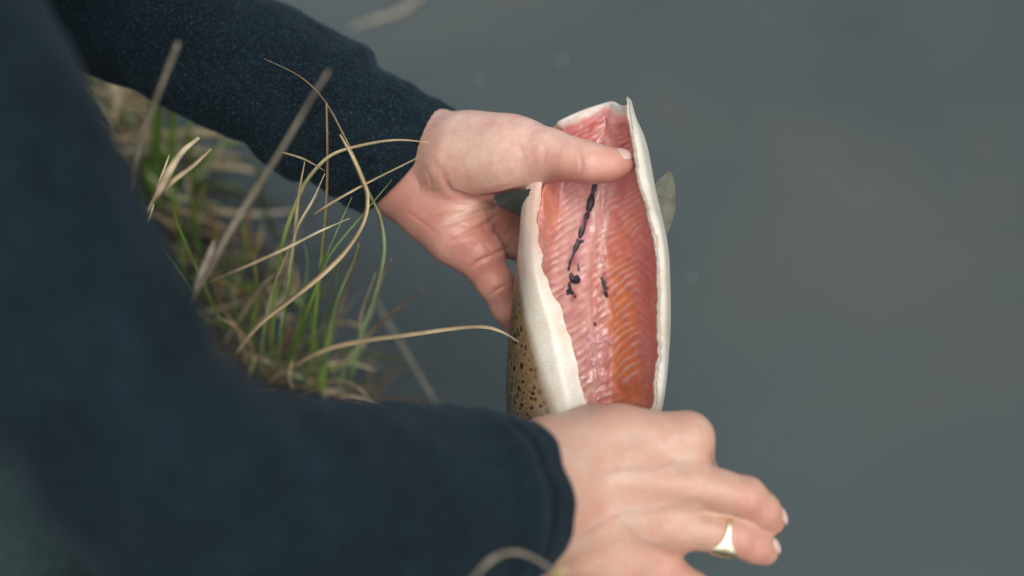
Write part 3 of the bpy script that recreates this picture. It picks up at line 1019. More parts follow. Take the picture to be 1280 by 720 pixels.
# colours of the cavity wall
def L3(*c): return np.array(c)
pink = L3(.58, .205, .18); palepink = L3(.62, .345, .30); orange = L3(.70, .215, .035); red = L3(.50, .13, .11)
white = L3(.74, .56, .48); cream = L3(.68, .62, .50)
cc = np.tile(pink, (NV, NS, 1)).reshape(NV, NS, 3)
def blend(c, colr, a): return c * (1 - a[..., None]) + colr * a[..., None]
cc = blend(cc, palepink, .9 * np.exp(-((rel + 26) / 26) ** 2) * sm(Yi, 190, 260))
org = np.exp(-((rel - 42) / 22) ** 2) * sm(Yi, 225, 400) * (.9 + .35 * nz)
cc = blend(cc, orange, np.clip(org, 0, 1) * .95)
cc = blend(cc, red, .75 * sm(rel, 56, 74) * sm(Yi, 150, 240))
cc = blend(cc, red, .55 * (1 - sm(Yi, 150, 215)))
cc = blend(cc, orange, .5 * np.exp(-((Xi - 687) / 11) ** 2) * np.exp(-((Yi - 265) / 38) ** 2))
cc = blend(cc, white, np.clip(line * back * (.66 + .7 * nz2 + .3 * nz) * sm(np.abs(rel), 3, 13), 0, 1))
cc = blend(cc, white, np.clip(.6 * ridge * (.7 + .6 * nz2), 0, .8))
patch = np.exp(-((Xi - 748) / 12) ** 2 - ((Yi - 432) / 34) ** 2) + .8 * np.exp(-((Xi - 726) / 9) ** 2 - ((Yi - 300) / 50) ** 2)
cc = blend(cc, L3(.66, .40, .38), np.clip(patch * (.75 + 1.1 * nz2), 0, .9))
line2 = np.exp(-((Xi - np.interp(Yi, [230, 330, 380], [765, 749, 757]) + 2 * nz) / 3.2) ** 2) * sm(Yi, 225, 250) * (1 - sm(Yi, 360, 420))
cc = blend(cc, white, .75 * line2)
cc = blend(cc, L3(.52, .15, .17), np.clip(.7 * nz2, 0, .5) * back)
memb = sm(np.where(ss > .5, .150, .135)[None] - edge[None] + .03 * nz, 0, .05) * np.ones((NV, 1))
cc = blend(cc, L3(.70, .50, .45), memb * .8)
rim = sm(np.where(ss > .5, .07, .05)[None] - edge[None] + .012 * nz, 0, .03) * np.ones((NV, 1))
lipc = cream[None, None] * (1 - .75 * ((1 - sm(Yi, 290, 360)) * (ss < .5)[None])[..., None]) + L3(.62, .37, .31) * (.75 * ((1 - sm(Yi, 290, 360)) * (ss < .5)[None]))[..., None]
cc = cc * (1 - rim[..., None]) + lipc * rim[..., None]
cc = blend(cc, L3(.66, .34, .30), np.clip(.9 * np.exp(-((edge[None] - .075) / .03) ** 2) * (ss > .5)[None] * (.5 + 1.6 * nz), 0, .8))
blood = np.exp(-((Xi - np.interp(Yi, [225, 275, 310, 345, 375], [745, 731, 718, 713, 716]) + 3 * nz2) / 5.5) ** 2) * sm(Yi, 200, 235) * (1 - sm(Yi, 375, 392))
cc = blend(cc, L3(.24, .055, .07), np.clip(blood * (.55 + 1.2 * nz2 + .5 * nz), 0, .85))
blood2 = np.exp(-((Xi - 756 + 2 * nz2) / 4.5) ** 2 - ((Yi - 358) / 16) ** 2)
cc = blend(cc, L3(.24, .055, .07), np.clip(blood2 * (.5 + 1.2 * nz2), 0, .8))
stain = np.clip(nz * 1.8 - .45, 0, 1) * back
cc = blend(cc, L3(.56, .13, .13), .5 * stain)
toprim = 1 - sm(vfrac[:, None] + .004 * nz, .006, .016)
cc = blend(cc, cream, toprim * .9)

# outer skin colours: white belly, brown spotted flank, slate back
eL = np.interp(Yi, [120, 240, 300, 350, 420, 500, 560, 700], [.46, .34, .26, .20, .150, .110, .085, .05])
eR = np.interp(Yi, [120, 300, 500, 560, 700], [.84, .84, .85, .88, .95])
sg = ss[None] * np.ones((NV, 1)) + .010 * nz
flank = np.minimum((sg - eL) / .12, (eR - sg) / .12)
flank = np.clip(flank, 0, 1.6)
oc = np.tile(L3(.60, .575, .49), (NV, NS, 1)).reshape(NV, NS, 3)
oc = blend(oc, L3(.21, .135, .066), sm(flank, .02, .32))
oc = blend(oc, L3(.12, .088, .046), sm(flank, .5, .9))
oc = blend(oc, L3(.075, .085, .080), sm(flank, 1.0, 1.4))
pinkflap = np.exp(-((ss[None] - .06) / .20) ** 2) * (1 - sm(Yi, 280, 380))
oc = blend(oc, L3(.56, .33, .265), .95 * pinkflap * (.8 + .4 * nz))
oc = blend(oc, L3(.62, .40, .35), np.clip(np.exp(-((1 - ss[None]) / .035) ** 2) * np.exp(-((Yi - 320) / 60) ** 2) * (.4 + 1.6 * nz2), 0, .7))
edgepink = np.exp(-(ss[None] / .03) ** 2) * np.clip(.45 + 1.3 * nz2, 0, 1)
oc = blend(oc, L3(.58, .36, .29), .7 * edgepink)
oc = blend(oc, L3(.58, .52, .38), np.clip(nz * 1.2, 0, .5) * (flank < .1))
spots = sm(flank, .22, .5) * (1 - .6 * sm(flank, 1.1, 1.4))
uvm = np.zeros((NV, NS, 2))
uvm[..., 0] = np.cumsum(np.concatenate([np.zeros((NV, 1)), np.linalg.norm(np.diff(outer, axis=1), axis=2)], 1), 1)
uvm[..., 1] = np.cumsum(np.concatenate([np.zeros((1, NS)), np.linalg.norm(np.diff(outer, axis=0), axis=2)], 0), 0)

tbase = P(725, 770, .9)
trout = empty('trout', tbase)
tag(trout, 'gutted trout held upright, belly slit open to show orange pink flesh and ribs', 'fish')
gf = grid_faces(NS, NV)
skin = obj('skin', to_world(outer.reshape(-1, 3)), gf, M_FSKIN, trout, colors=oc.reshape(-1, 3), uv=uvm.reshape(-1, 2), attrs={'spots': spots.ravel()})
# flesh: inner wall plus the cut rims, sewn 0.3 mm inside the skin; it ends where the belly closes
NF = int(NV * .715)
lip = (outer - nrm * .0003)[:NF]
ring = np.concatenate([lip[:, :1], inner[:NF], lip[:, -1:]], 1)
rcol_ = np.concatenate([np.tile(cream, (NF, 1, 1)), cc[:NF], np.tile(cream, (NF, 1, 1))], 1)
toprow = np.concatenate([lip[:1, :1], lip[:1], lip[:1, -1:]], 1)
ring = np.concatenate([toprow, ring], 0)
rcol_ = np.concatenate([np.tile(cream, (1, NS + 2, 1)), rcol_], 0)
obj('flesh', to_world(ring.reshape(-1, 3)), grid_faces(NS + 2, NF + 1)[:, ::-1], M_FLESH, trout, colors=rcol_.reshape(-1, 3))

vis = (nrm[..., 2] < -.1)                          # cavity wall that faces the camera
iv = inner[vis]; IX, IY = to_px(iv)


def on_wall(px, py, lift_=0.0):
    k = np.argmin((IX - px) ** 2 + (IY - py) ** 2)
    d = -iv[k, 2] - lift_
    return c3(px, py, d)


def tube(pts, rads, nseg=10, wobble=0.0, seed=1):
    r_ = np.random.default_rng(seed)
    n = max(8, 8 * len(pts))
    s = catmull(np.array([list(p) + [r] for p, r in zip(pts, rads)]), n)
    tan = np.gradient(s[:, :3], axis=0); tan /= np.linalg.norm(tan, axis=1)[:, None] + 1e-12
    out = []
    n0 = np.array([.3, .2, 1.0])
    for k in range(n):
        n0 = n0 - tan[k] * n0.dot(tan[k]); n0 /= np.linalg.norm(n0)
        b0 = np.cross(tan[k], n0)
        rr = s[k, 3] * (.62 + .55 * abs(math.sin(k * .62 + seed)) + .5 * wobble * r_.normal()) if wobble else s[k, 3]
        for q in range(nseg):
            th = 2 * math.pi * q / nseg
            out.append(s[k, :3] + (n0 * math.cos(th) + b0 * math.sin(th)) * max(rr, 1e-5))
    f = grid_faces(nseg, n, True).tolist()
    f.append(list(range(nseg))[::-1]); f.append([(n - 1) * nseg + q for q in range(nseg)])
    return np.array(out), f


CL = [  # strings of congealed blood along the backbone
    ([(745, 226), (743, 234), (741, 242)], [.0012, .0019, .0015]),
    ([(740, 243), (738, 254), (735, 264)], [.0015, .0026, .0017]),
    ([(735, 265), (733, 270), (731, 275)], [.0012, .0021, .0012]),
    ([(731, 276), (727, 288), (724, 298)], [.0013, .0021, .0012]),
    ([(723, 299), (720, 308), (717, 316)], [.0014, .0020, .0010]),
    ([(717, 316), (712, 326), (710, 338)], [.0009, .0013, .0010]),
    ([(724, 296), (727, 303)], [.0010, .0017]),
    ([(712, 341), (716, 349), (722, 350), (719, 344)], [.0010, .0022, .0022, .0012]),
    ([(711, 352), (713, 364), (719, 371)], [.0009, .0015, .0012]),
    ([(708, 362), (710, 368)], [.0010, .0013]),
    ([(752, 346), (755, 355), (758, 362)], [.0010, .0016, .0018]),
    ([(756, 364), (759, 371)], [.0016, .0012]),
    ([(742, 403), (744, 407)], [.0010, .0010]),
    ([(726, 312), (722, 330), (724, 340)], [.0006, .0008, .0006]),
]
for i, (pp, rr) in enumerate(CL):
    v_, f_ = tube([on_wall(x, y, -.0006) for x, y in pp], [1.08 * q for q in rr], 12, .0, i)
    obj('blood_clot', to_world(v_), f_, M_CLOT, trout)
# torn membrane strands on the wall
M_MEMB = simple('membrane', (0.60, 0.33, 0.33), 0.3, 200, 0.2)
for i, pp in enumerate([[(733, 420), (745, 428), (758, 424), (765, 430)], [(738, 440), (741, 455), (752, 462)], [(752, 452), (748, 470), (756, 478)],
                        [(735, 408), (738, 425), (742, 446)], [(757, 335), (752, 320), (756, 300)]]):
    v_, f_ = tube([on_wall(x, y, .0004) for x, y in pp], [.0007] + [.0012] * (len(pp) - 2) + [.0006], 8, .15, i + 40)
    obj('membrane_strand', to_world(v_), f_, M_MEMB, trout)


def fin(rays, mat, thick_=.0007, label=None):
    """fin membrane between a list of rays, each a list of (px, py, d); ridged along the rays"""
    R_ = np.array([[c3(*p) for p in r] for r in rays])
    nU, nW = 61, 26
    G = catmull(R_, nU)
    G = np.stack([catmull(G[k], nW) for k in range(nU)])
    nn = np.cross(np.gradient(G, axis=0), np.gradient(G, axis=1)); nn /= np.linalg.norm(nn, axis=2)[..., None] + 1e-12
    t_ = thick_ * (1 - .75 * np.linspace(0, 1, nW))[None, :, None] * (1 + .3 * np.cos(np.arange(nU) * 2 * math.pi / 5))[:, None, None]
    t_[0] *= .2; t_[-1] *= .2
    a = (G + nn * t_).reshape(-1, 3); b = (G - nn * t_).reshape(-1, 3)
    f1 = grid_faces(nW, nU); n_ = len(a)
    fs = np.concatenate([f1, f1[:, ::-1] + n_])
    bd = [k * nW + nW - 1 for k in range(nU)]
    side = [[bd[k], bd[k + 1], bd[k + 1] + n_, bd[k] + n_] for k in range(nU - 1)]
    o = obj('pectoral_fin' if label is None else label, to_world(np.concatenate([a, b])), fs.tolist() + side, mat, trout)
    return o


fin([[(816, 232, .893), (829, 220, .893), (838, 213, .895)], [(819, 248, .895), (833, 232, .897), (841, 219, .899)],
     [(823, 266, .897), (835, 252, .899), (844, 240, .900)], [(828, 284, .897), (836, 272, .898), (844, 262, .899)], [(832, 298, .896), (836, 288, .897), (839, 280, .898)]], M_FIN)
fin([[(663, 236, .885), (640, 239, .890), (618, 243, .897)], [(661, 248, .886), (640, 248, .892), (617, 249, .898)],
     [(658, 262, .887), (640, 259, .893), (621, 255, .898)], [(655, 274, .888), (645, 268, .892), (630, 261, .897)]], M_FIND)
fin([[(700, 822, .910), (672, 880, .93), (655, 930, .95)], [(712, 828, .914), (700, 885, .93), (690, 920, .95)], [(724, 830, .915), (722, 880, .93), (722, 905, .945)],
     [(736, 828, .915), (745, 885, .93), (755, 920, .95)], [(746, 822, .915), (775, 880, .93), (792, 930, .95)]], M_FIN, .001, 'tail_fin')
fin([[(722, 350, .957), (716, 330, .975), (712, 322, .99)], [(724, 390, .962), (718, 375, .985), (712, 362, 1.0)], [(724, 430, .965), (720, 425, .985), (715, 420, 1.0)]], M_FIN, .001, 'dorsal_fin')

# ------------------------------------------------------------------ grass
GREEN = L3(.24, .38, .075); DGREEN = L3(.10, .20, .055); TEAL = L3(.34, .47, .24); STRAW = L3(.56, .45, .275); PALEST = L3(.70, .62, .42)
BROWN = L3(.33, .21, .11); GREYST = L3(.48, .42, .32); OLIVE = L3(.28, .29, .06); RUST = L3(.30, .19, .10)


def blade_mesh(pts, wmax, c0, c1, seed=0, n=None, taper=(.55, 1.0, .12), roll=None):
    """pts: world points base to tip; a thin leaf folded along its midrib, closed on both faces"""
    r_ = np.random.default_rng(seed)
    pts = np.asarray(pts)
    n = n or max(14, 5 * len(pts))
    s = catmull(pts, n)
    tan = np.gradient(s, axis=0); tan /= np.linalg.norm(tan, axis=1)[:, None] + 1e-12
    view = CP - s; view /= np.linalg.norm(view, axis=1)[:, None]
    t = np.linspace(0, 1, n)
    width = wmax * np.interp(t, [0, .35, .8, 1], [taper[0], taper[1], taper[1] * .62, taper[2]])
    ang = (roll if roll is not None else r_.uniform(-.7, .7)) + .5 * np.sin(t * 3 + r_.uniform(0, 6))
    side = np.cross(tan, view); side /= np.linalg.norm(side, axis=1)[:, None] + 1e-12
    up = np.cross(side, tan)
    sd_ = side * np.cos(ang)[:, None] + up * np.sin(ang)[:, None]
    nn = np.cross(sd_, tan)
    hw = width[:, None] / 2
    v = np.stack([s - sd_ * hw + nn * hw * .35, s - nn * hw * .10, s + sd_ * hw + nn * hw * .35, s + nn * hw * .22], 1)
    col = c0[None] * (1 - t[:, None]) + c1[None] * t[:, None]
    if isinstance(c1, np.ndarray) and c1 is not c0:
        k = np.clip((t - .25) / .5, 0, 1)[:, None]
        col = c0 * (1 - k) + c1 * k
    col = col * (1 + .18 * np.sin(t * 23 + r_.uniform(0, 6)))[:, None] * r_.uniform(1.0, 1.3)
    return v.reshape(-1, 3), np.repeat(col, 4, 0), grid_faces(4, n, True).tolist() + [[3, 2, 1, 0], [(n - 1) * 4 + q for q in range(4)]]


def path(pp, d0, d1, power=1.0):
    """picture path base->tip; depth runs from the ground under its base to d1 at its tip"""
    if d0 is None:
        d0 = depth_on(pp[0][1], 0.05)
    L = np.concatenate([[0], np.cumsum([math.hypot(b[0] - a[0], b[1] - a[1]) for a, b in zip(pp[:-1], pp[1:])])])
    t = (L / L[-1]) ** (power if d1 > .9 else .45)
    return [P(p[0], p[1], d0 + (d1 - d0) * q) for p, q in zip(pp, t)]


def tuft(name, label, cat, blades, group=None):
    first = path(blades[0][0], blades[0][1], blades[0][2])[0]
    root = empty(name, first)
    tag(root, label, cat, group)
    for i, b in enumerate(blades):
        pp, d0, d1, wpx, c0, c1 = b[:6]
        pts = path(pp, d0, d1)
        dm = (d1 + (d0 or depth_on(pp[0][1], .05))) / 2
        v, c, f = blade_mesh(pts, wpx / F * dm, c0, c1, seed=i * 7 + len(blades), taper=b[6] if len(b) > 6 else (.6, 1.0, .12))
        obj('blade', v, f, M_LEAF, root, colors=c)
    return root


D = None
tuft('grass_tuft', 'tuft of green and straw grass blades at the water edge below the upper sleeve', 'grass tuft', [
    ([(437, 492), (441, 458), (452, 415), (468, 372), (480, 318), (476, 275), (462, 242), (449, 209), (429, 167), (406, 126), (376, 96), (330, 73)], D, .860, 6.0, TEAL, STRAW),
    ([(384, 474), (390, 434), (400, 337), (407, 265), (409, 197), (408, 128)], D, .875, 5.5, GREEN, RUST, (.9, 1.0, .35)),
    ([(337, 474), (341, 415), (347, 337), (357, 290), (372, 250), (386, 222), (414, 194), (455, 181), (496, 175), (536, 178)], D, .850, 5.0, GREEN, STRAW),
    ([(343, 468), (351, 411), (357, 376), (365, 318), (372, 284), (391, 250), (406, 217)], D, .880, 5.0, TEAL, PALEST),
    ([(293, 444), (324, 407), (363, 376), (402, 345), (433, 314), (455, 278), (460, 246), (452, 222), (440, 195), (425, 168)], .98, .855, 9.5, STRAW, STRAW, (.6, 1.0, .2)),
    ([(333, 478), (367, 458), (406, 438), (452, 427), (511, 419), (569, 411), (604, 409), (627, 415), (648, 427)], D, .850, 7.2, STRAW, STRAW, (.5, 1.0, .12)),
    ([(413, 468), (429, 450), (452, 427), (468, 411), (499, 384), (530, 359)], D, .93, 4.2, STRAW, BROWN),
    ([(440, 470), (448, 442), (457, 410), (466, 384), (476, 353), (490, 322)], D, .95, 6.0, TEAL, GREYST),
    ([(400, 496), (404, 466), (410, 423), (421, 376), (441, 329), (449, 305)], D, .93, 10.0, GREEN, TEAL, (.7, 1.0, .25)),
    ([(405, 470), (424, 390), (444, 330), (452, 296)], D, .93, 3.5, STRAW, BROWN),
    ([(357, 462), (374, 415), (398, 353), (413, 318), (448, 275), (476, 242), (490, 225)], D, .870, 6.0, GREEN, TEAL),
    ([(366, 440), (385, 385), (398, 345), (417, 298), (440, 246)], D, .885, 5.0, DGREEN, TEAL),
    ([(345, 470), (355, 396), (363, 341), (369, 287), (374, 240), (381, 202)], D, .880, 5.5, GREEN, STRAW),
    ([(327, 474), (328, 427), (336, 380), (347, 345), (371, 290), (398, 242)], D, .90, 5.0, TEAL, STRAW),
    ([(277, 432), (301, 396), (328, 357), (347, 343), (358, 338)], D, .96, 6.5, STRAW, GREYST),
    ([(258, 354), (308, 333), (359, 310), (398, 290), (437, 273)], 1.0, .90, 4.0, STRAW, PALEST, (.5, 1, .2)),
    ([(352, 190), (380, 199), (407, 214)], .90, .885, 3.0, STRAW, BROWN),
    ([(390, 270), (414, 254), (459, 229), (515, 201), (555, 180)], .905, .852, 3.6, STRAW, STRAW),
    ([(350, 472), (372, 430), (396, 380), (424, 330), (446, 300)], D, .95, 3.0, GREEN, OLIVE),
    ([(392, 480), (412, 440), (418, 418)], D, .98, 4.0, TEAL, TEAL),
    ([(318, 470), (314, 420), (322, 370), (318, 320), (326, 284)], D, .97, 4.5, GREEN, OLIVE),
    ([(360, 484), (366, 440), (378, 380), (384, 330), (380, 300)], D, .97, 4.0, GREEN, TEAL),
    ([(376, 486), (384, 446), (402, 410), (420, 352), (424, 318)], D, .96, 3.6, DGREEN, GREEN),
    ([(336, 478), (318, 440), (296, 410), (270, 395)], D, 1.0, 4.5, BROWN, STRAW),
    ([(420, 494), (430, 462), (448, 430), (452, 392), (470, 340)], D, .97, 4.5, TEAL, STRAW),
    ([(350, 480), (338, 430), (340, 390), (352, 340), (350, 306)], D, .97, 4.0, OLIVE, STRAW),
    ([(310, 460), (300, 420), (276, 380), (262, 340)], D, 1.0, 4.0, STRAW, BROWN),
    ([(396, 490), (398, 450), (388, 400), (392, 370)], D, 1.0, 4.0, GREEN, GREEN),
])
tuft('grass_tuft', 'straw stems lying tangled along the edge of the bank above the lower sleeve', 'dead grass', [
    ([(330, 466), (367, 468), (413, 489), (452, 501), (494, 519)], D, depth_on(519, .02), 4.5, STRAW, STRAW, (.6, 1, .4)),
    ([(345, 478), (390, 486), (430, 502), (470, 514)], D, depth_on(514, .02), 4.0, BROWN, STRAW, (.6, 1, .4)),
    ([(303, 452), (315, 440), (318, 452), (312, 468)], D, 1.03, 4.0, PALEST, STRAW),
    ([(308, 476), (316, 455), (335, 442), (352, 436)], D, 1.00, 4.0, PALEST, STRAW),
    ([(365, 452), (362, 470), (366, 488)], 1.02, 1.03, 4.0, STRAW, PALEST, (.6, 1, .5)),
    ([(372, 500), (410, 478), (440, 480), (462, 498)], D, 1.05, 3.5, BROWN, STRAW, (.6, 1, .4)),
    ([(420, 500), (445, 496), (480, 512), (500, 520)], D, 1.08, 3.0, STRAW, GREYST, (.6, 1, .4)),
    ([(300, 440), (330, 458), (360, 462), (398, 474)], D, 1.02, 4.0, BROWN, BROWN, (.6, 1, .4)),
])
tuft('grass_tuft', 'pale dry leaf bunch curling up beside the upper arm sleeve', 'grass tuft', [
    ([(178, 330), (181, 290), (184, 270), (192, 252)], D, .905, 4.0, DGREEN, STRAW, (.8, 1, .8)),
    ([(184, 262), (199, 240), (211, 216), (227, 191), (249, 172)], .905, .885, 11.5, STRAW, PALEST, (.3, 1.0, .35)),
    ([(184, 266), (197, 243), (218, 225), (242, 207), (264, 186)], .905, .89, 8.5, PALEST, STRAW, (.3, 1.0, .3)),
    ([(193, 250), (200, 228), (212, 192)], .905, .895, 5.0, STRAW, PALEST),
    ([(193, 252), (189, 266), (184, 280)], .903, .90, 3.5, PALEST, PALEST),
])
tuft('grass_tuft', 'two thin dark green blades leaning beside the inside of the lower elbow', 'grass tuft', [
    ([(283, 420), (273, 396), (258, 364), (242, 326), (223, 283), (213, 246), (205, 215)], D, .90, 4.2, GREEN, GREEN),
    ([(279, 422), (250, 380), (219, 333), (188, 294), (170, 262)], D, .88, 4.2, DGREEN, TEAL),
])
tuft('dry_stalk', 'thick blurred dry stalk crossing the upper sleeve to its cuff seam', 'stalk', [
    ([(240, 378), (258, 345), (290, 285), (350, 190), (385, 130), (411, 88)], .78, .70, 7.8, GREYST * .75, GREYST * .62, (.7, 1.0, .7)),
    ([(243, 372), (248, 350), (262, 318), (268, 300)], .78, .77, 11, GREYST * .7, GREYST * .7, (.4, 1.0, .2)),
])
tuft('dry_stalk', 'short blurred dry stalk in front of the upper sleeve near the left', 'stalk', [
    ([(166, 240), (170, 205), (178, 170), (197, 120), (223, 53)], .79, .69, 9.0, GREYST * .6, GREYST * .6, (.5, 1.0, .6)),
])
# grass further up the bank, behind the arms
tuft('grass_tuft', 'blurred bright green grass blades under the upper sleeve at left', 'grass tuft', [
    ([(196, 262), (194, 225), (192, 180), (190, 120), (186, 60)], D, 1.16, 13, DGREEN, GREEN),
    ([(212, 255), (214, 200), (216, 150), (222, 90)], D, 1.17, 12, GREEN, GREEN),
    ([(238, 235), (236, 190), (234, 145), (228, 90)], D, 1.17, 11, DGREEN, GREEN),
    ([(204, 265), (186, 220), (172, 170), (160, 130)], D, 1.18, 6, GREEN, TEAL),
    ([(222, 300), (218, 255), (212, 214)], D, 1.14, 8, OLIVE, GREEN),
    ([(240, 300), (242, 255), (238, 205), (232, 170)], D, 1.13, 8, OLIVE, OLIVE),
    ([(120, 160), (110, 110), (98, 70), (90, 40)], D, 1.30, 12, DGREEN, GREEN),
    ([(108, 200), (104, 150), (108, 110), (100, 68)], D, 1.28, 10, GREEN, DGREEN),
    ([(345, 300), (332, 260), (328, 232), (318, 200)], D, 1.15, 8, DGREEN, GREEN),
    ([(296, 405), (288, 360), (288, 300), (292, 262)], D, 1.08, 5, GREEN, DGREEN),
    ([(262, 350), (270, 300), (262, 262), (256, 240)], D, 1.12, 6, OLIVE, BROWN),
    ([(205, 240), (203, 205), (199, 160), (203, 120)], D, 1.15, 9, GREEN, GREEN),
    ([(184, 250), (182, 215), (176, 180)], D, 1.18, 9, DGREEN, GREEN),
    ([(252, 330), (246, 290), (250, 250), (262, 215)], D, 1.14, 7, DGREEN, OLIVE),
    ([(312, 385), (304, 345), (306, 300), (300, 268)], D, 1.10, 5, DGREEN, GREEN),
    ([(230, 350), (226, 310), (232, 270)], D, 1.12, 7, GREEN, DGREEN),
])
tuft('grass_tuft', 'dry tan blades and bent stems in the top left gap between the sleeves', 'dead grass', [
    ([(91, 118), (102, 105), (109, 92), (108, 80)], 1.25, 1.22, 6, GREYST, GREYST),
    ([(97, 114), (112, 124), (124, 134), (134, 152), (143, 170)], 1.2, 1.2, 6, GREYST, GREYST, (.6, 1, .5)),
    ([(104, 146), (124, 158), (144, 170)], 1.2, 1.2, 5, BROWN, STRAW, (.6, 1, .5)),
    ([(122, 84), (138, 98), (146, 120), (144, 138), (141, 152)], 1.3, 1.28, 13, STRAW, STRAW, (.6, 1, .6)),
    ([(152, 190), (150, 160), (155, 130), (168, 100)], D, 1.26, 7, OLIVE, STRAW),
])


rs2 = np.random.default_rng(33)
strag = []
for i in range(46):
    t = rs2.uniform(0, 1)
    x = 120 + 290 * t + rs2.normal(0, 22); y = 140 + 345 * t + rs2.normal(0, 12) - .25 * (x - 120 - 290 * t)
    a = rs2.choice([rs2.normal(-.5, .35), rs2.normal(-1.45, .35), rs2.normal(-2.4, .3)])
    L_ = rs2.uniform(45, 125) * (1 if t < .6 else .75)
    x1, y1 = x + math.cos(a) * L_, y + math.sin(a) * L_
    bend = rs2.normal(0, .16) * L_
    xm, ym = (x + x1) / 2 - math.sin(a) * bend, (y + y1) / 2 + math.cos(a) * bend
    d0 = depth_on(y, .05)
    cA = [STRAW, STRAW, PALEST, GREYST, BROWN, GREEN, TEAL, OLIVE][rs2.integers(0, 8)]
    strag.append(([(x, y), (xm, ym), (x1, y1)], d0, d0 - L_ / F * d0 * rs2.uniform(.25, .75), rs2.uniform(3.2, 7), cA, [STRAW, PALEST, cA][rs2.integers(0, 3)]))
tuft('grass_tuft', 'straggling straw and green stems crossing at all angles on the bank between the sleeves', 'dead grass', strag)


def lying(name, label, lst):
    for (pp, z, wpx, c0, c1), lab in zip(lst, label):
        pts = [P(x, y, depth_on(y, z)) for x, y in pp]
        v, c, f = blade_mesh(pts, wpx / F * depth_on(pp[0][1], z), c0, c1, seed=len(pp) * 3, taper=(.7, 1, .5), roll=.1)
        o = obj(name, v, f, M_LEAF, colors=c)
        tag(o, lab, 'straw', 'fallen straw on the bank')


lying('fallen_straw', ['upper of the fallen tan stems across the top left gap', 'middle broad fallen straw stem in the gap beneath the upper sleeve',
                       'lower fallen straw stem behind the pale leaf bunch', 'brown fallen stem lying in the dark wet debris', 'thin fallen tan stem low in the wet debris',
                       'broad fallen straw at the foot of the upper sleeve', 'rusty fallen stem beside the lower elbow'], [
    ([(90, 112), (140, 120), (188, 128), (230, 138)], .09, 13, STRAW, BROWN),
    ([(118, 178), (165, 174), (215, 168), (275, 166), (300, 176)], .075, 14, STRAW, STRAW),
    ([(140, 190), (200, 188), (250, 190), (300, 196)], .07, 10, GREYST, STRAW),
    ([(200, 256), (245, 270), (280, 286), (330, 300)], .05, 10, STRAW, BROWN),
    ([(255, 262), (310, 268), (372, 264)], .05, 9, STRAW, GREYST),
    ([(250, 205), (285, 208), (318, 214)], .055, 11, STRAW, STRAW),
    ([(210, 310), (240, 322), (262, 340), (282, 372)], .05, 8, RUST, BROWN),
])

# loose dead litter over the bank: nobody could count it
lv_, lc_, lf_ = [], [], []
cnt = 0
r_ = np.random.default_rng(21)
for i in range(560):
    y = r_.uniform(.35, 1.9); x = np.interp(y, SH_Y, SH_X) - r_.gamma(1.6, .10) - .005
    L = r_.uniform(.03, .16); a = r_.normal(.25, .9)
    d = np.array([math.cos(a), math.sin(a), 0])
    zz = max(ground_z(x, y), .0) + r_.uniform(.002, .022)
    p0 = np.array([x, y, zz])
    z1 = max(ground_z(x + d[0] * L, y + d[1] * L), 0.0) + r_.uniform(.002, .02)
    p2 = p0 + d * L; p2[2] = z1
    pm = (p0 + p2) / 2 + np.array([r_.normal(0, .012), r_.normal(0, .012), abs(r_.normal(0, .008))])
    ci = [STRAW * .8, BROWN * .6, GREYST * .6, RUST * .4, BROWN * .2, BROWN * .15, OLIVE * .35, GREEN * .5][r_.integers(0, 8)]
    v, c, f = blade_mesh([p0, pm, p2], r_.uniform(.0015, .0045), ci, ci, seed=i, n=6)
    lv_.append(v); lc_.append(c); lf_ += [[q + cnt for q in t] for t in f]; cnt += len(v)
tag(obj('dead_grass_litter', np.concatenate(lv_), lf_, M_LEAF, colors=np.concatenate(lc_)),
    'tangle of dead brown grass and straw covering the wet bank', 'dead grass', kind='stuff')

# blade arching over the lower cuff, close to the camera
near = [P(560, 770, .655), P(592, 722, .66), P(618, 697, .665), P(645, 690, .67), P(672, 700, .675), P(694, 716, .68)]
v, c, f = blade_mesh(near, .0028, GREYST * .45, GREYST * .55, seed=4, taper=(.8, 1, .5))
near_root = empty('arching_blade', P(500, 900, .72))
tag(near_root, 'dry blade arching in front of the lower sleeve cuff', 'grass blade')
obj('leaf', v, f, M_LEAF, near_root, colors=c)
stem = [P(470, 1000, .74), P(520, 860, .67), P(560, 770, .655)]
v, c, f = blade_mesh(stem, .0030, GREYST, GREYST, seed=5, taper=(.9, 1, 1.2))
obj('stem', v, f, M_LEAF, near_root, colors=c)
v, c, f = blade_mesh([P(690, 722, .68), P(700, 714, .68), P(711, 718, .68)], .0035, OLIVE, STRAW, seed=6)
obj('seed_head', v, f, M_LEAF, near_root, colors=c)

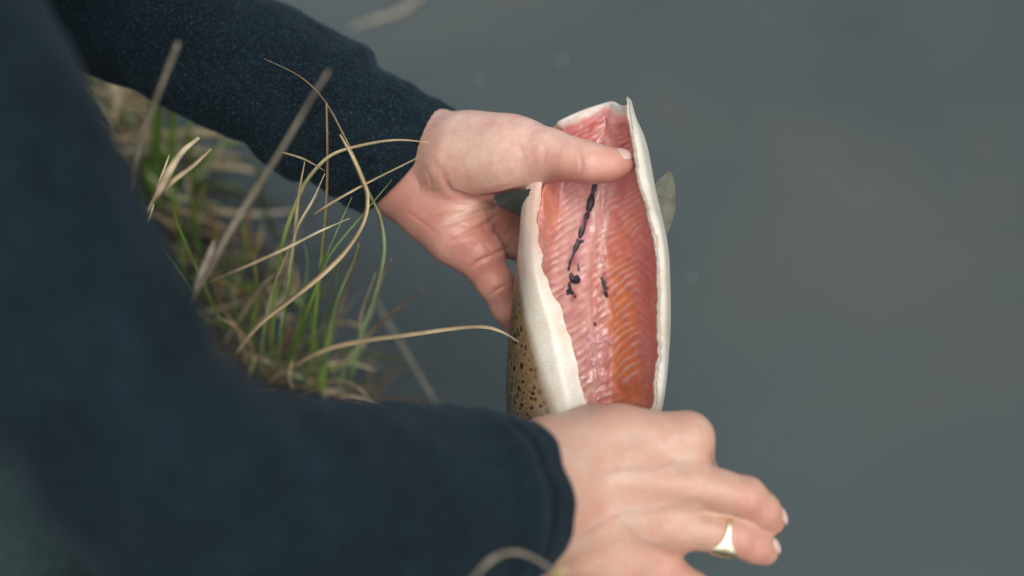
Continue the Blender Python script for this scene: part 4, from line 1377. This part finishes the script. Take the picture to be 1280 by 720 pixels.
# ------------------------------------------------------------------ drowned reeds and specks on the water
def reed(pp, z0, z1, r0, label):
    n = len(pp)
    pts = [P(x, y, depth_on(y, z0 + (z1 - z0) * i / (n - 1))) for i, (x, y) in enumerate(pp)]
    v, f = tube(pts, [r0 * .7] + [r0] * (n - 2) + [r0 * .6], 8)
    tag(obj('drowned_reed', v, f, M_REED), label, 'reed', 'reeds under the water')


reed([(466, 370), (480, 396), (497, 424), (522, 466), (548, 510)], .0006, -.0008, .0021, 'pale reed stem lying under water beside the grass tuft')
reed([(572, 356), (540, 402), (505, 452), (466, 508)], -.010, -.015, .0032, 'faint reed stem crossing under water below the palm')
reed([(438, 36), (465, 26), (492, 18), (512, 8), (528, -6)], .000, .003, .0035, 'pale bent reed at the surface by the top edge')
reed([(455, 72), (500, 55), (560, 38), (620, 28)], -.012, -.016, .0050, 'broad faint reed under water above the upper cuff')
reed([(836, 462), (852, 461), (870, 464)], -.006, -.008, .0016, 'short pale stem fragment in the water right of the fish')
for x, y, r0, lab in ((702, 75, .0035, 'round pale foam speck on the water above the fish'), (600, 100, .0032, 'pinkish speck on the water above the wrist'),
                      (866, 346, .0022, 'pale foam speck on the water right of the fish'), (483, 468, .0026, 'tiny pale speck on the water beside the grass tuft')):
    c0 = P(x, y, depth_on(y, 0))
    v_ = [c0 + np.array([0, 0, .0012])]
    for k, (rr, hz) in enumerate(((.5, .001), (.85, .0004), (1, -.0005))):
        for q in range(14):
            th = 2 * math.pi * q / 14
            v_.append(c0 + np.array([math.cos(th) * r0 * rr * (1 + .1 * math.sin(3 * th)), math.sin(th) * r0 * rr, hz]))
    f_ = [[0, 1 + q, 1 + (q + 1) % 14] for q in range(14)]
    for k in range(2):
        f_ += [[1 + k * 14 + q, 1 + (k + 1) * 14 + q, 1 + (k + 1) * 14 + (q + 1) % 14, 1 + k * 14 + (q + 1) % 14] for q in range(14)]
    tag(obj('foam_speck', np.array(v_), f_, M_FOAM), lab, 'foam', 'specks afloat on the pond')
